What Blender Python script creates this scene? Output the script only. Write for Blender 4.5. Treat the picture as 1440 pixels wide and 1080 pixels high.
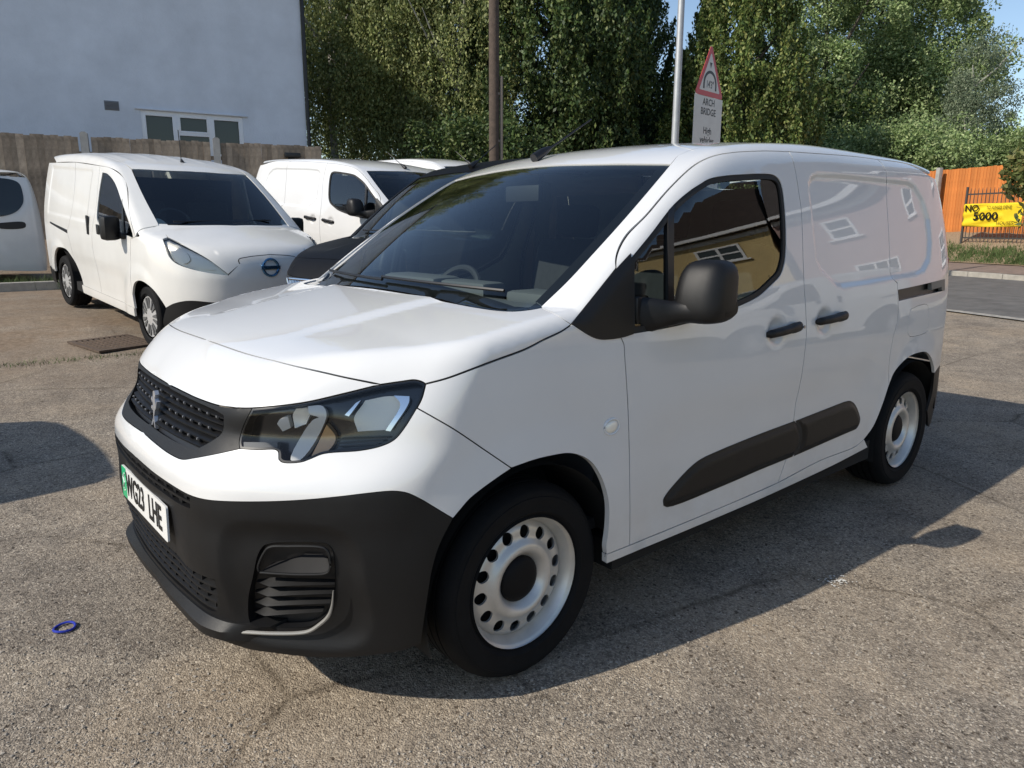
import bpy, bmesh, math, random
import numpy as np
from mathutils import Vector, Matrix
from mathutils.geometry import delaunay_2d_cdt
random.seed(7); np.random.seed(7)
SC = bpy.context.scene
for o in list(bpy.data.objects): bpy.data.objects.remove(o)
COL = SC.collection
# ================================================================ camera, sky, sun, exposure
cam_d = bpy.data.cameras.new('camera'); cam = bpy.data.objects.new('camera', cam_d); COL.objects.link(cam); SC.camera = cam
def set_camera():
    cam_d.sensor_fit = 'HORIZONTAL'; cam_d.sensor_width = 36.0
    cam_d.lens = 1030.8626/1440*36.0; cam_d.clip_start = .05; cam_d.clip_end = 3000
    cy, sy, cp, sp = math.cos(.8670315), math.sin(.8670315), math.cos(.2123342), math.sin(.2123342)
    f = Vector((cy*cp, sy*cp, -sp)); r = Vector((sy, -cy, 0)); u = r.cross(f); k = .0026323
    r2 = r*math.cos(k)+u*math.sin(k); u2 = -r*math.sin(k)+u*math.cos(k)
    m = Matrix((r2, u2, -f)).transposed().to_4x4(); m.translation = (-.52356, -2.46174, 1.42394)
    cam.matrix_world = m
set_camera()
SUN_DIR = Vector((1.31, -.265, -1.0)).normalized()          # way the light travels, from the mirror and its shadow
elev = math.asin(-SUN_DIR.z); to = -SUN_DIR
w = bpy.data.worlds.new('World'); SC.world = w; w.use_nodes = True
nt = w.node_tree; bg = nt.nodes['Background']; sky = nt.nodes.new('ShaderNodeTexSky')
sky.sky_type = 'NISHITA'; sky.sun_disc = False; sky.sun_elevation = elev
sky.sun_rotation = math.atan2(to.x, to.y); sky.air_density = 1.0; sky.dust_density = .4; sky.ozone_density = 1.0
nt.links.new(sky.outputs[0], bg.inputs[0]); bg.inputs[1].default_value = .122
sun_d = bpy.data.lights.new('sun', 'SUN'); sun = bpy.data.objects.new('sun', sun_d); COL.objects.link(sun)
sun_d.energy = 3.9; sun_d.angle = math.radians(.53); sun_d.color = (1, .93, .82)
sun.rotation_euler = SUN_DIR.to_track_quat('-Z', 'Y').to_euler(); sun.location = (-6, 3, 9)
SC.view_settings.view_transform = 'Standard'; SC.view_settings.look = 'None'
SC.view_settings.exposure = 0.30; SC.view_settings.gamma = 1.0; SC.view_settings.use_curve_mapping = False
SC.render.engine = 'CYCLES'; SC.cycles.max_bounces = 8; SC.cycles.transparent_max_bounces = 16
SC.cycles.caustics_reflective = False; SC.cycles.caustics_refractive = False
SC.render.resolution_x, SC.render.resolution_y = 1024, 768
# ================================================================ materials
MATS = {}
def new_mat(name):
    m = bpy.data.materials.new(name); m.use_nodes = True; MATS[name] = m
    return m, m.node_tree, m.node_tree.nodes['Principled BSDF']
def pmat(name, col, rough=.5, metal=0.0, coat=0.0, noise=0.0, nscale=8.0, bump=0.0, bscale=200.0, spec=.5, rnoise=0.0, emit=None, coat_rough=.03):
    m, t, b = new_mat(name)
    b.inputs['Base Color'].default_value = (*col, 1); b.inputs['Roughness'].default_value = rough
    b.inputs['Metallic'].default_value = metal; b.inputs['Coat Weight'].default_value = coat; b.inputs['Coat Roughness'].default_value = coat_rough
    b.inputs['Specular IOR Level'].default_value = spec
    N = t.nodes; L = t.links
    if noise or rnoise or bump: tc = N.new('ShaderNodeTexCoord')
    if noise or rnoise:
        n = N.new('ShaderNodeTexNoise'); n.inputs['Scale'].default_value = nscale; n.inputs['Detail'].default_value = 6; n.inputs['Roughness'].default_value = .62
        L.new(tc.outputs['Object'], n.inputs['Vector'])
    if noise:
        r = N.new('ShaderNodeValToRGB'); r.color_ramp.elements[0].position = .3; r.color_ramp.elements[1].position = .72
        r.color_ramp.elements[0].color = (*[c*(1-noise) for c in col], 1); r.color_ramp.elements[1].color = (*[min(1, c*(1+noise*.6)) for c in col], 1)
        L.new(n.outputs['Fac'], r.inputs['Fac']); L.new(r.outputs['Color'], b.inputs['Base Color'])
    if rnoise:
        mr = N.new('ShaderNodeMapRange'); mr.inputs['To Min'].default_value = max(.01, rough-rnoise); mr.inputs['To Max'].default_value = rough+rnoise
        L.new(n.outputs['Fac'], mr.inputs['Value']); L.new(mr.outputs['Result'], b.inputs['Roughness'])
    if bump:
        n2 = N.new('ShaderNodeTexNoise'); n2.inputs['Scale'].default_value = bscale; n2.inputs['Detail'].default_value = 4
        L.new(tc.outputs['Object'], n2.inputs['Vector'])
        bp = N.new('ShaderNodeBump'); bp.inputs['Strength'].default_value = 1; bp.inputs['Distance'].default_value = bump
        L.new(n2.outputs['Fac'], bp.inputs['Height']); L.new(bp.outputs['Normal'], b.inputs['Normal'])
    if emit: b.inputs['Emission Color'].default_value = (*emit[:3], 1); b.inputs['Emission Strength'].default_value = emit[3]
    return m
def glass_mat(name, tint, rough=.0, ior=1.5, boost=1.0):
    m = bpy.data.materials.new(name); m.use_nodes = True; MATS[name] = m
    t = m.node_tree; t.nodes.clear(); N = t.nodes; L = t.links
    o = N.new('ShaderNodeOutputMaterial'); mx = N.new('ShaderNodeMixShader'); tr = N.new('ShaderNodeBsdfTransparent'); gl = N.new('ShaderNodeBsdfGlossy')
    fr = N.new('ShaderNodeFresnel'); fr.inputs['IOR'].default_value = ior; tr.inputs['Color'].default_value = (*tint, 1)
    gl.inputs['Roughness'].default_value = rough
    mu = N.new('ShaderNodeMath'); mu.operation = 'MULTIPLY'; mu.inputs[1].default_value = boost; mu.use_clamp = True
    L.new(fr.outputs[0], mu.inputs[0]); L.new(mu.outputs[0], mx.inputs['Fac']); L.new(tr.outputs[0], mx.inputs[1]); L.new(gl.outputs[0], mx.inputs[2]); L.new(mx.outputs[0], o.inputs['Surface'])
    return m
M_WHITE = pmat('white_paint', (.70, .70, .695), .38, coat=1.0, noise=.035, nscale=2.2, coat_rough=.02)
def road_dirt(m, z0=.22, z1=.62, amt=.42):
    t = m.node_tree; N = t.nodes; L = t.links; b = N['Principled BSDF']; src = b.inputs['Base Color'].links[0].from_socket
    tc = N.new('ShaderNodeTexCoord'); sp = N.new('ShaderNodeSeparateXYZ'); L.new(tc.outputs['Object'], sp.inputs[0])
    mr = N.new('ShaderNodeMapRange'); mr.inputs['From Min'].default_value = z1; mr.inputs['From Max'].default_value = z0; L.new(sp.outputs['Z'], mr.inputs['Value'])
    n = N.new('ShaderNodeTexNoise'); n.inputs['Scale'].default_value = 5; n.inputs['Detail'].default_value = 8; n.inputs['Roughness'].default_value = .7; L.new(tc.outputs['Object'], n.inputs['Vector'])
    r = N.new('ShaderNodeMapRange'); r.inputs['From Min'].default_value = .38; r.inputs['From Max'].default_value = .75; r.inputs['To Max'].default_value = amt; L.new(n.outputs['Fac'], r.inputs['Value'])
    mu = N.new('ShaderNodeMath'); mu.operation = 'MULTIPLY'; L.new(mr.outputs[0], mu.inputs[0]); L.new(r.outputs[0], mu.inputs[1])
    mx = N.new('ShaderNodeMix'); mx.data_type = 'RGBA'; mx.inputs['B'].default_value = (.38, .34, .28, 1); L.new(mu.outputs[0], mx.inputs['Factor']); L.new(src, mx.inputs['A']); L.new(mx.outputs['Result'], b.inputs['Base Color'])
road_dirt(M_WHITE)
M_WHITE2 = pmat('white_paint_dusty', (.70, .69, .66), .42, coat=.8, noise=.05, nscale=3.0, coat_rough=.08)
M_BLACKP = pmat('black_paint', (.004, .004, .005), .5, coat=.0, coat_rough=.08, spec=.14, noise=.3, nscale=2)
M_PLAST = pmat('black_textured_plastic', (.0058, .0058, .0064), .48, bump=.00035, bscale=900, noise=.12, nscale=14, rnoise=.06, spec=.36)
M_TRIM = pmat('satin_black_trim', (.007, .007, .008), .42, noise=.1, nscale=20)
M_RUB = pmat('black_rubber', (.012, .012, .012), .7)
M_DARK = pmat('dark_cavity', (.006, .006, .006), .9)
M_TYRE = pmat('tyre_rubber', (.0062, .0062, .0068), .8, bump=.0006, bscale=260, noise=.25, nscale=18, spec=.22)
M_CAP = pmat('black_wheel_cap', (.005, .005, .006), .6, spec=.2)
M_STEEL = pmat('silver_steel_wheel', (.64, .62, .58), .40, metal=.55, noise=.10, nscale=16, rnoise=.08)
M_ALLOY = pmat('silver_wheel_cover', (.62, .62, .62), .35, metal=.5, noise=.08, nscale=20)
M_CHROME = pmat('chrome', (.75, .76, .78), .12, metal=1.0)
M_SATIN = pmat('brushed_grey_trim', (.30, .29, .27), .40, metal=.4)
M_REFL = pmat('lamp_reflector', (.92, .89, .80), .34, metal=.2)
M_AMBER = pmat('amber_lens', (.72, .42, .18), .2, coat=.6)
M_LAMPBLK = pmat('lamp_housing', (.010, .011, .013), .22, coat=.4)
M_CLAW = pmat('light_guide', (.85, .84, .80), .25, coat=.6)
M_GLASS = glass_mat('windscreen_glass', (.74, .82, .80), boost=1.45)
M_GLASSD = glass_mat('side_glass', (.46, .53, .52), boost=1.7)
M_LENS = glass_mat('lamp_lens', (.97, .97, .97), ior=1.4)
M_INT = pmat('interior_plastic', (.030, .032, .035), .6)
M_INTG = pmat('grey_dashboard', (.13, .135, .14), .65)
M_SEAT = pmat('seat_fabric', (.035, .036, .04), .9, noise=.2, nscale=30)
M_BULK = pmat('bulkhead_panel', (.42, .43, .40), .6)
M_PLATEW = pmat('plate_white', (.80, .80, .78), .3, coat=.4)
M_PLATEG = pmat('plate_green', (.02, .42, .17), .35, coat=.3)
M_EMB = pmat('silver_emblem', (.50, .51, .54), .22, metal=.6)
M_INK = pmat('black_ink', (.008, .008, .008), .45)
M_REDL = pmat('red_lamp', (.35, .01, .01), .15, coat=.8)
# ---------------------------------------------------------------- camera pixel helpers (photo 1440x1080)
CAM = np.array([-0.52356, -2.46174, 1.42394]); YAW, PITCH, ROLL, FPX = 0.8670315, 0.2123342, 0.0026323, 1030.8626
def cam_axes():
    cy, sy, cp, sp = math.cos(YAW), math.sin(YAW), math.cos(PITCH), math.sin(PITCH)
    f = np.array([cy*cp, sy*cp, -sp]); r = np.array([sy, -cy, 0.0]); u = np.cross(r, f)
    cr, sr = math.cos(ROLL), math.sin(ROLL)
    return f, r*cr+u*sr, -r*sr+u*cr
CF, CR, CU = cam_axes()
def ray(px):
    px = np.atleast_2d(np.array(px, float))
    d = CF[None]+CR[None]*((px[:, :1]-720)/FPX)-CU[None]*((px[:, 1:2]-540)/FPX)
    return d/np.linalg.norm(d, axis=1, keepdims=True)
def on_plane(px, axis, val):
    d = ray(px); t = (val-CAM[axis])/d[:, axis]; return CAM+t[:, None]*d
def ground(px, z=0.0): return on_plane([px], 2, z)[0]
def project(P):
    d = np.atleast_2d(P)-CAM; z = d@CF
    return np.c_[720+FPX*(d@CR)/z, 540-FPX*(d@CU)/z]
# ---------------------------------------------------------------- smooth 1-D curves and smooth max / min
def curve(xs, ys, sig=0.0, n=3000):
    xs = np.array(xs, float); ys = np.array(ys, float)
    h = np.diff(xs); d = np.diff(ys)/h; m = np.zeros(len(xs))
    m[0], m[-1] = d[0], d[-1]
    for i in range(1, len(xs)-1):
        if d[i-1]*d[i] > 0:
            w1 = 2*h[i]+h[i-1]; w2 = h[i]+2*h[i-1]; m[i] = (w1+w2)/(w1/d[i-1]+w2/d[i])
    pad = 4*sig+0.2
    t = np.linspace(xs[0]-pad, xs[-1]+pad, n)
    k = np.clip(np.searchsorted(xs, t)-1, 0, len(xs)-2); s = (t-xs[k])/h[k]
    v = ((1+2*s)*(1-s)**2*ys[k]+s*(1-s)**2*h[k]*m[k]+s*s*(3-2*s)*ys[k+1]+s*s*(s-1)*h[k]*m[k+1])
    v = np.where(t < xs[0], ys[0]+m[0]*(t-xs[0]), v); v = np.where(t > xs[-1], ys[-1]+m[-1]*(t-xs[-1]), v)
    if sig > 0:
        dt = t[1]-t[0]; r = int(3*sig/dt)+1; kk = np.exp(-.5*(np.arange(-r, r+1)*dt/sig)**2); kk /= kk.sum()
        vp = np.r_[v[0]+(v[1]-v[0])*np.arange(-r, 0), v, v[-1]+(v[-1]-v[-2])*np.arange(1, r+1)]
        v = np.convolve(vp, kk, 'valid')
    t0, t1, dtt = t[0], t[-1], (t[-1]-t[0])/(n-1)
    def f(x):
        u = (np.clip(x, t0, t1)-t0)/dtt; i = np.clip(u.astype(int), 0, n-2); w = u-i
        return v[i]*(1-w)+v[i+1]*w
    return f
def smax(a, b, k):
    h = np.maximum(k-np.abs(a-b), 0)/k
    return np.maximum(a, b)+h*h*k*.25
def smin(a, b, k): return -smax(-a, -b, k)
def sstep(e0, e1, x):
    t = np.clip((x-e0)/(e1-e0), 0, 1); return t*t*(3-2*t)
def poly_sdf(poly, u, v):
    """signed distance to a closed polygon, negative inside (u, v arrays)"""
    P = np.array(poly, float); d = np.full(u.shape, 1e9); s = np.ones(u.shape)
    n = len(P)
    for i in range(n):
        a, b = P[i], P[(i+1) % n]
        ex, ey = b-a; wx, wy = u-a[0], v-a[1]
        t = np.clip((wx*ex+wy*ey)/(ex*ex+ey*ey+1e-12), 0, 1)
        d = np.minimum(d, (wx-ex*t)**2+(wy-ey*t)**2)
        c1 = v >= a[1]; c2 = v < b[1]; c3 = ex*wy > ey*wx
        flip = (c1 & c2 & c3) | (~c1 & ~c2 & ~c3); s = np.where(flip, -s, s)
    return s*np.sqrt(d)
def gradient(f, P, h=.003):
    G = np.empty_like(P)
    for k in range(3):
        e = np.zeros(3); e[k] = h
        G[:, k] = f(P+e)-f(P-e)
    return G/(np.linalg.norm(G, axis=1, keepdims=True)+1e-12)
def cast(f, O, D, t0, t1, n=160):
    """first crossing from outside (f>0) to inside (f<=0) along rays O+tD; nan where none"""
    O = np.broadcast_to(O, D.shape); ts = np.linspace(t0, t1, n)
    lo = np.full(len(D), np.nan); hi = lo.copy(); m = len(D); blk = max(1, 60000//n)
    for k in range(0, m, blk):
        Ok, Dk = O[k:k+blk], D[k:k+blk]
        v = f((Ok[:, None]+Dk[:, None]*ts[None, :, None]).reshape(-1, 3)).reshape(len(Ok), n)
        c = (v[:, :-1] > 0) & (v[:, 1:] <= 0); j = c.argmax(1); ok = c.any(1)
        lo[k:k+blk] = np.where(ok, ts[j], np.nan); hi[k:k+blk] = np.where(ok, ts[j+1], np.nan)
    idx = np.where(~np.isnan(lo))[0]
    if len(idx):
        a, b = lo[idx], hi[idx]; Oi, Di = O[idx], D[idx]; fa = f(Oi+Di*a[:, None]); fb = f(Oi+Di*b[:, None]); side = np.zeros(len(idx))
        for _ in range(9):
            m = np.clip((a*fb-b*fa)/(fb-fa-1e-15), np.minimum(a, b), np.maximum(a, b)); v = f(Oi+Di*m[:, None]); pos = v > 0
            fb = np.where(pos & (side > 0), fb*.5, fb); fa = np.where(~pos & (side < 0), fa*.5, fa)
            a = np.where(pos, m, a); fa = np.where(pos, v, fa); b = np.where(pos, b, m); fb = np.where(pos, fb, v); side = np.where(pos, 1, -1)
        lo[idx] = m; hi[idx] = m
    return O+D*((lo+hi)/2)[:, None]
# ================================================================ mesh helpers
def props(o, label=None, cat=None, group=None, kind=None):
    if label: o['label'] = label
    if cat: o['category'] = cat
    if group: o['group'] = group
    if kind: o['kind'] = kind
    return o
def link(name, me, parent=None, mats=()):
    o = bpy.data.objects.new(name, me); COL.objects.link(o)
    if parent is not None: o.parent = parent
    for m in mats: me.materials.append(m)
    return o
def empty(name, loc=(0, 0, 0), rz=0.0):
    o = bpy.data.objects.new(name, None); COL.objects.link(o); o.location = loc; o.rotation_euler = (0, 0, rz); o.empty_display_size = .2
    return o
def mesh_from(name, V, F, parent, mat, smooth=True, normals=None, auto=None):
    me = bpy.data.meshes.new(name); me.from_pydata([tuple(v) for v in V], [], [tuple(f) for f in F]); me.update()
    if smooth: me.polygons.foreach_set('use_smooth', [True]*len(me.polygons))
    if normals is not None: me.normals_split_custom_set_from_vertices([tuple(n) for n in normals])
    o = link(name, me, parent, [mat] if not isinstance(mat, (list, tuple)) else mat)
    if auto is not None: me.set_sharp_from_angle(angle=math.radians(auto))
    return o
def bm_obj(name, bm, mat, parent=None, smooth=True, auto=35):
    me = bpy.data.meshes.new(name); bmesh.ops.recalc_face_normals(bm, faces=bm.faces); bm.to_mesh(me); bm.free()
    if smooth:
        me.polygons.foreach_set('use_smooth', [True]*len(me.polygons)); me.set_sharp_from_angle(angle=math.radians(auto))
    return link(name, me, parent, [mat] if not isinstance(mat, (list, tuple)) else mat)
def add_box(bm, c, s, rot=None, bevel=0.0):
    r = bmesh.ops.create_cube(bm, size=1.0); vs = r['verts']
    M = Matrix.Translation(Vector(c)) @ (rot.to_4x4() if rot is not None else Matrix()) @ Matrix.Diagonal((*s, 1))
    bmesh.ops.transform(bm, matrix=M, verts=vs)
    if bevel > 0:
        es = list({e for v in vs for e in v.link_edges}); bmesh.ops.bevel(bm, geom=es, offset=bevel, segments=2, profile=.6, affect='EDGES')
def add_tube(bm, pts, radii, seg=10, cap=True):
    """tube through points with a radius per point"""
    pts = [Vector(p) for p in pts]; n = len(pts)
    if not hasattr(radii, '__len__'): radii = [radii]*n
    rings = []; up = Vector((0, 0, 1))
    for i, p in enumerate(pts):
        t = (pts[min(i+1, n-1)]-pts[max(i-1, 0)]).normalized()
        a = t.cross(up)
        if a.length < .05: a = t.cross(Vector((1, 0, 0)))
        a.normalize(); b = t.cross(a)
        rings.append([bm.verts.new(p+(a*math.cos(2*math.pi*k/seg)+b*math.sin(2*math.pi*k/seg))*radii[i]) for k in range(seg)])
    for i in range(n-1):
        for k in range(seg):
            bm.faces.new((rings[i][k], rings[i][(k+1) % seg], rings[i+1][(k+1) % seg], rings[i+1][k]))
    if cap:
        bm.faces.new(rings[0][::-1]); bm.faces.new(rings[-1])
def add_prism(bm, poly, h0, h1, frame):
    """extrude a 2-D polygon; frame(u,v,h)->xyz"""
    a = [bm.verts.new(frame(u, v, h0)) for u, v in poly]; b = [bm.verts.new(frame(u, v, h1)) for u, v in poly]; n = len(poly)
    bm.faces.new(a[::-1]); bm.faces.new(b)
    for i in range(n): bm.faces.new((a[i], a[(i+1) % n], b[(i+1) % n], b[i]))
def lathe(profile, seg=64):
    """profile [(r,h)] revolved about local y -> V,F"""
    V = []; F = []; n = len(profile)
    for k in range(seg):
        c, s = math.cos(2*math.pi*k/seg), math.sin(2*math.pi*k/seg)
        for r, h in profile: V.append((r*c, h, r*s))
    for k in range(seg):
        k2 = (k+1) % seg
        for i in range(n-1): F.append((k*n+i, k*n+i+1, k2*n+i+1, k2*n+i))
    return V, F
def catmull(pts, n=6):
    P = [np.array(p, float) for p in pts]
    if len(P) < 3: return [P[0]+(P[-1]-P[0])*t for t in np.linspace(0, 1, n+1)]
    out = []
    for i in range(len(P)-1):
        p0 = P[i-1] if i > 0 else 2*P[0]-P[1]; p1, p2 = P[i], P[i+1]; p3 = P[i+2] if i+2 < len(P) else 2*P[-1]-P[-2]
        d = lambda a, b: max(np.linalg.norm(a-b), 1e-6)**.5
        t0 = 0; t1 = t0+d(p0, p1); t2 = t1+d(p1, p2); t3 = t2+d(p2, p3)
        for t in np.linspace(t1, t2, n, endpoint=False):
            A1 = (t1-t)/(t1-t0)*p0+(t-t0)/(t1-t0)*p1; A2 = (t2-t)/(t2-t1)*p1+(t-t1)/(t2-t1)*p2; A3 = (t3-t)/(t3-t2)*p2+(t-t2)/(t3-t2)*p3
            B1 = (t2-t)/(t2-t0)*A1+(t-t0)/(t2-t0)*A2; B2 = (t3-t)/(t3-t1)*A2+(t-t1)/(t3-t1)*A3
            out.append((t2-t)/(t2-t1)*B1+(t-t1)/(t2-t1)*B2)
    out.append(P[-1]); return out
def basis(D):
    D = np.array(D, float); D /= np.linalg.norm(D)
    up = np.array([0, 0, 1.0]) if abs(D[2]) < .9 else np.array([1.0, 0, 0])
    e1 = np.cross(D, up); e1 /= np.linalg.norm(e1); e2 = np.cross(e1, D)
    return D, e1, e2
def inside(poly, Q):
    x, y = Q[:, 0], Q[:, 1]; r = np.zeros(len(Q), bool); n = len(poly)
    for i in range(n):
        x1, y1 = poly[i]; x2, y2 = poly[(i+1) % n]
        if y1 == y2: continue
        c = ((y1 > y) != (y2 > y)) & (x < (x2-x1)*(y-y1)/(y2-y1)+x1); r ^= c
    return r
def mindist(poly, Q):
    d = np.full(len(Q), 1e9); n = len(poly)
    for i in range(n):
        a = poly[i]; e = poly[(i+1) % n]-a
        t = np.clip(((Q-a)@e)/(e@e+1e-15), 0, 1); d = np.minimum(d, ((Q-a-t[:, None]*e)**2).sum(1))
    return np.sqrt(d)
class Surf:
    """a body surface: a field, the frame it lives in and how photo pixels reach it"""
    def __init__(s, field, rot=0.0, loc=(0, 0, 0), pitch=0.0, box=((-.3, -1.3, -.1), (4.8, 1.3, 2.1))):
        s.f = field; s.c, s.s = math.cos(rot), math.sin(rot); s.loc = np.array(loc, float); s.box = np.array(box); s.cp, s.sp = math.cos(pitch), math.sin(pitch)
    def dir_local(s, d):
        X, Y, Z = s.c*d[:, 0]+s.s*d[:, 1], -s.s*d[:, 0]+s.c*d[:, 1], d[:, 2]
        return np.c_[s.cp*X+s.sp*Z, Y, -s.sp*X+s.cp*Z]
    def to_local(s, P): return s.dir_local(P-s.loc)
    def hit(s, px):
        o = s.to_local(CAM[None]); d = s.dir_local(ray(px))
        cen = s.box.mean(0); R = np.linalg.norm(s.box[1]-s.box[0])/2; t = np.linalg.norm(cen-o[0])
        return cast(s.f, o, d, max(.3, t-R), t+R, 120)
    def loop3d(s, segs, n=6):
        out = []; seam = []
        for sg in segs:
            P = []; raw = catmull([p for p in sg if len(p) == 2], n) if all(len(p) == 2 for p in sg) else None
            if raw is not None: P = s.hit(np.array(raw)); P = P[~np.isnan(P[:, 0])]
            else:
                q = [p if len(p) == 3 else None for p in sg]; px = [p for p in sg if len(p) == 2]
                H = list(s.hit(np.array(px))) if px else []
                Q = [np.array(p, float) if p is not None else H.pop(0) for p in q]
                Q = [p for p in Q if not np.isnan(p[0])]
                P = np.array(catmull(Q, n))
            for p in P:
                if not out or np.linalg.norm(p-out[-1]) > .0012: out.append(p)
        if np.linalg.norm(out[0]-out[-1]) < .0015: out.pop()
        return np.array(out)
    def down(s, UV, B, rng=None):
        D, e1, e2 = B; O = UV[:, :1]*e1+UV[:, 1:2]*e2; c = s.box.mean(0)@D
        t0, t1 = (c-3.2, c+3.0) if rng is None else rng
        return cast(s.f, O, np.repeat(D[None], len(O), 0), t0, t1, max(14, int((t1-t0)/.05)))
def offset_loop(L, d, lock=None):
    """move a 2-D loop inwards by d (positive)"""
    n = len(L); area = .5*sum(L[i][0]*L[(i+1) % n][1]-L[(i+1) % n][0]*L[i][1] for i in range(n)); sg = 1 if area > 0 else -1
    out = L.copy()
    for i in range(n):
        a, b, c = L[i-1], L[i], L[(i+1) % n]
        t1 = b-a; t2 = c-b; t1 = t1/(np.linalg.norm(t1)+1e-9); t2 = t2/(np.linalg.norm(t2)+1e-9)
        n1 = np.array([-t1[1], t1[0]]); n2 = np.array([-t2[1], t2[0]]); m = n1+n2; q = m@m
        if q < .15: m = n1; q = 2
        out[i] = b+sg*d*m*min(2/q, 1.8)*(1 if lock is None or not lock[i] else 0)
    return out
def densify(L, h):
    out = []
    n = len(L)
    for i in range(n):
        a, b = L[i], L[(i+1) % n]; k = max(1, int(np.linalg.norm(b-a)/h))
        for j in range(k): out.append(a+(b-a)*j/k)
    return np.array(out)
def panel(S, name, segs, D, mat, parent, h=.02, inset=.0025, flange=.014, off=0.0, holes=(), mirror=None, hole_flange=.02, pts3=None, thick_out=0.0, fn=None):
    """a body panel: a traced outline laid on the body surface, filled with a fine grid, edges turned in"""
    B = basis(D); D, e1, e2 = B
    L3 = S.loop3d(segs) if pts3 is None else np.array(pts3)
    to2 = lambda P: np.c_[P@e1, P@e2]
    L3 = densify(L3, h); L = to2(L3); lock = np.abs(L3[:, 1]) < 2e-4
    Li = offset_loop(L, inset, lock) if inset else L
    HL = []
    for hs in holes:
        H3 = S.loop3d(hs) if not isinstance(hs, np.ndarray) else hs
        HL.append(densify(to2(H3), h))
    lo, hi = Li.min(0), Li.max(0)
    gx = np.arange(lo[0]+h*.5, hi[0], h); gy = np.arange(lo[1]+h*.5, hi[1], h)
    G = np.array(np.meshgrid(gx, gy)).reshape(2, -1).T
    ok = inside(Li, G); G = G[ok]; G = G[mindist(Li, G) > h*.45]
    for H in HL:
        G = G[~inside(H, G)]; G = G[mindist(H, G) > h*.45]
    allp = [Li]+HL+[G]; pts = np.concatenate(allp)
    edges = []; s = 0
    for lp in [Li]+HL:
        n = len(lp); edges += [(s+i, s+(i+1) % n) for i in range(n)]; s += n
    vco, ve, vf, ov, oe, of = delaunay_2d_cdt([Vector(p) for p in pts], edges, [], 0, 1e-7)
    V2 = np.array([tuple(v) for v in vco]); F = [tuple(f) for f in vf]
    cen = np.array([V2[list(f)].mean(0) for f in F])
    keep = inside(Li, cen)
    for H in HL: keep &= ~inside(H, cen)
    F = [f for f, k in zip(F, keep) if k]
    dd = L3@D; P = S.down(V2, B, (dd.min()-.22, dd.max()+.12))
    # seam points: onto the middle plane, then back to the surface
    src = [min(o) if len(o) else -1 for o in ov]
    ls = [i for i, o in enumerate(src) if 0 <= o < len(Li) and lock[o]]
    if ls:
        Q = np.array([L3[src[i]] for i in ls]); Q[:, 1] = 0
        for _ in range(12):
            g = np.stack([(S.f(Q+np.eye(3)[k]*.002)-S.f(Q-np.eye(3)[k]*.002))/.004 for k in range(3)], 1); g[:, 1] = 0
            Q = Q-g*(S.f(Q)/(np.sum(g*g, 1)+1e-9))[:, None]*.9
        P[ls] = Q
    bad = np.isnan(P[:, 0])
    F = [f for f in F if not bad[list(f)].any()]
    P = np.nan_to_num(P)
    N = gradient(S.f, P)
    N = np.where((np.abs(P[:, 1:2]) < 2e-4) & (mirror == 'join'), np.c_[N[:, 0], 0*N[:, 1], N[:, 2]], N)
    P = P+N*off
    if fn is not None: P, N = fn(P, N)
    # orient faces outward
    F2 = []
    for f in F:
        a, b, c = P[f[0]], P[f[1]], P[f[2]]
        F2.append(f if np.dot(np.cross(b-a, c-a), N[f[0]]) > 0 else f[::-1])
    V = list(P); NN = list(N)
    idx = {}
    for i, o in enumerate(ov):
        for q in o: idx[q] = i
    s = 0
    for li, lp in enumerate([Li]+HL):
        n = len(lp); fl = flange if li == 0 else hole_flange
        if fl:
            ccw = np.sum(lp[:, 0]*np.roll(lp[:, 1], -1)-np.roll(lp[:, 0], -1)*lp[:, 1]) > 0
            for i in range(n):
                i0, i1 = idx[s+i], idx[s+(i+1) % n]
                if bad[i0] or bad[i1]: continue
                if li == 0 and lock[i] and lock[(i+1) % n]: continue
                a, b = P[i0], P[i1]; na, nb = N[i0], N[i1]
                # round lip then turn in
                t = b-a; sidev = np.cross(t, na); sidev /= (np.linalg.norm(sidev)+1e-9)
                mid = (a+b)/2; 
                # outward side: away from panel interior
                k = len(V); V += [a, b, b-nb*fl, a-na*fl]
                nn = None
                c2 = lp[i]; d2 = lp[(i+1) % n]; m2 = (c2+d2)/2; tt = d2-c2; nrm = np.array([-tt[1], tt[0]])/(np.linalg.norm(tt)+1e-9)*1e-4
                q = ccw
                out2 = -nrm if q else nrm
                if li > 0: out2 = -out2
                o3 = out2[0]*e1+out2[1]*e2; o3 = o3-(o3@na)*na; o3 /= (np.linalg.norm(o3)+1e-12)
                NN += [o3]*4
                f = (k, k+1, k+2, k+3)
                F2.append(f if np.dot(np.cross(V[k+1]-V[k], V[k+2]-V[k]), o3) > 0 else f[::-1])
        s += n
    V = np.array(V); NN = np.array(NN)
    mir = lambda X: X*np.array([1, -1, 1.0])
    if mirror == 'join':
        n = len(V); V = np.r_[V, mir(V)]; NN = np.r_[NN, mir(NN)]; F2 = F2+[tuple(n+i for i in f[::-1]) for f in F2]
    o = mesh_from(name, V, F2, parent, mat, True, NN)
    if mirror == 'copy':
        o2 = mesh_from(name, mir(V), [f[::-1] for f in F2], parent, mat, True, mir(NN)); return o, o2
    return o
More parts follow.
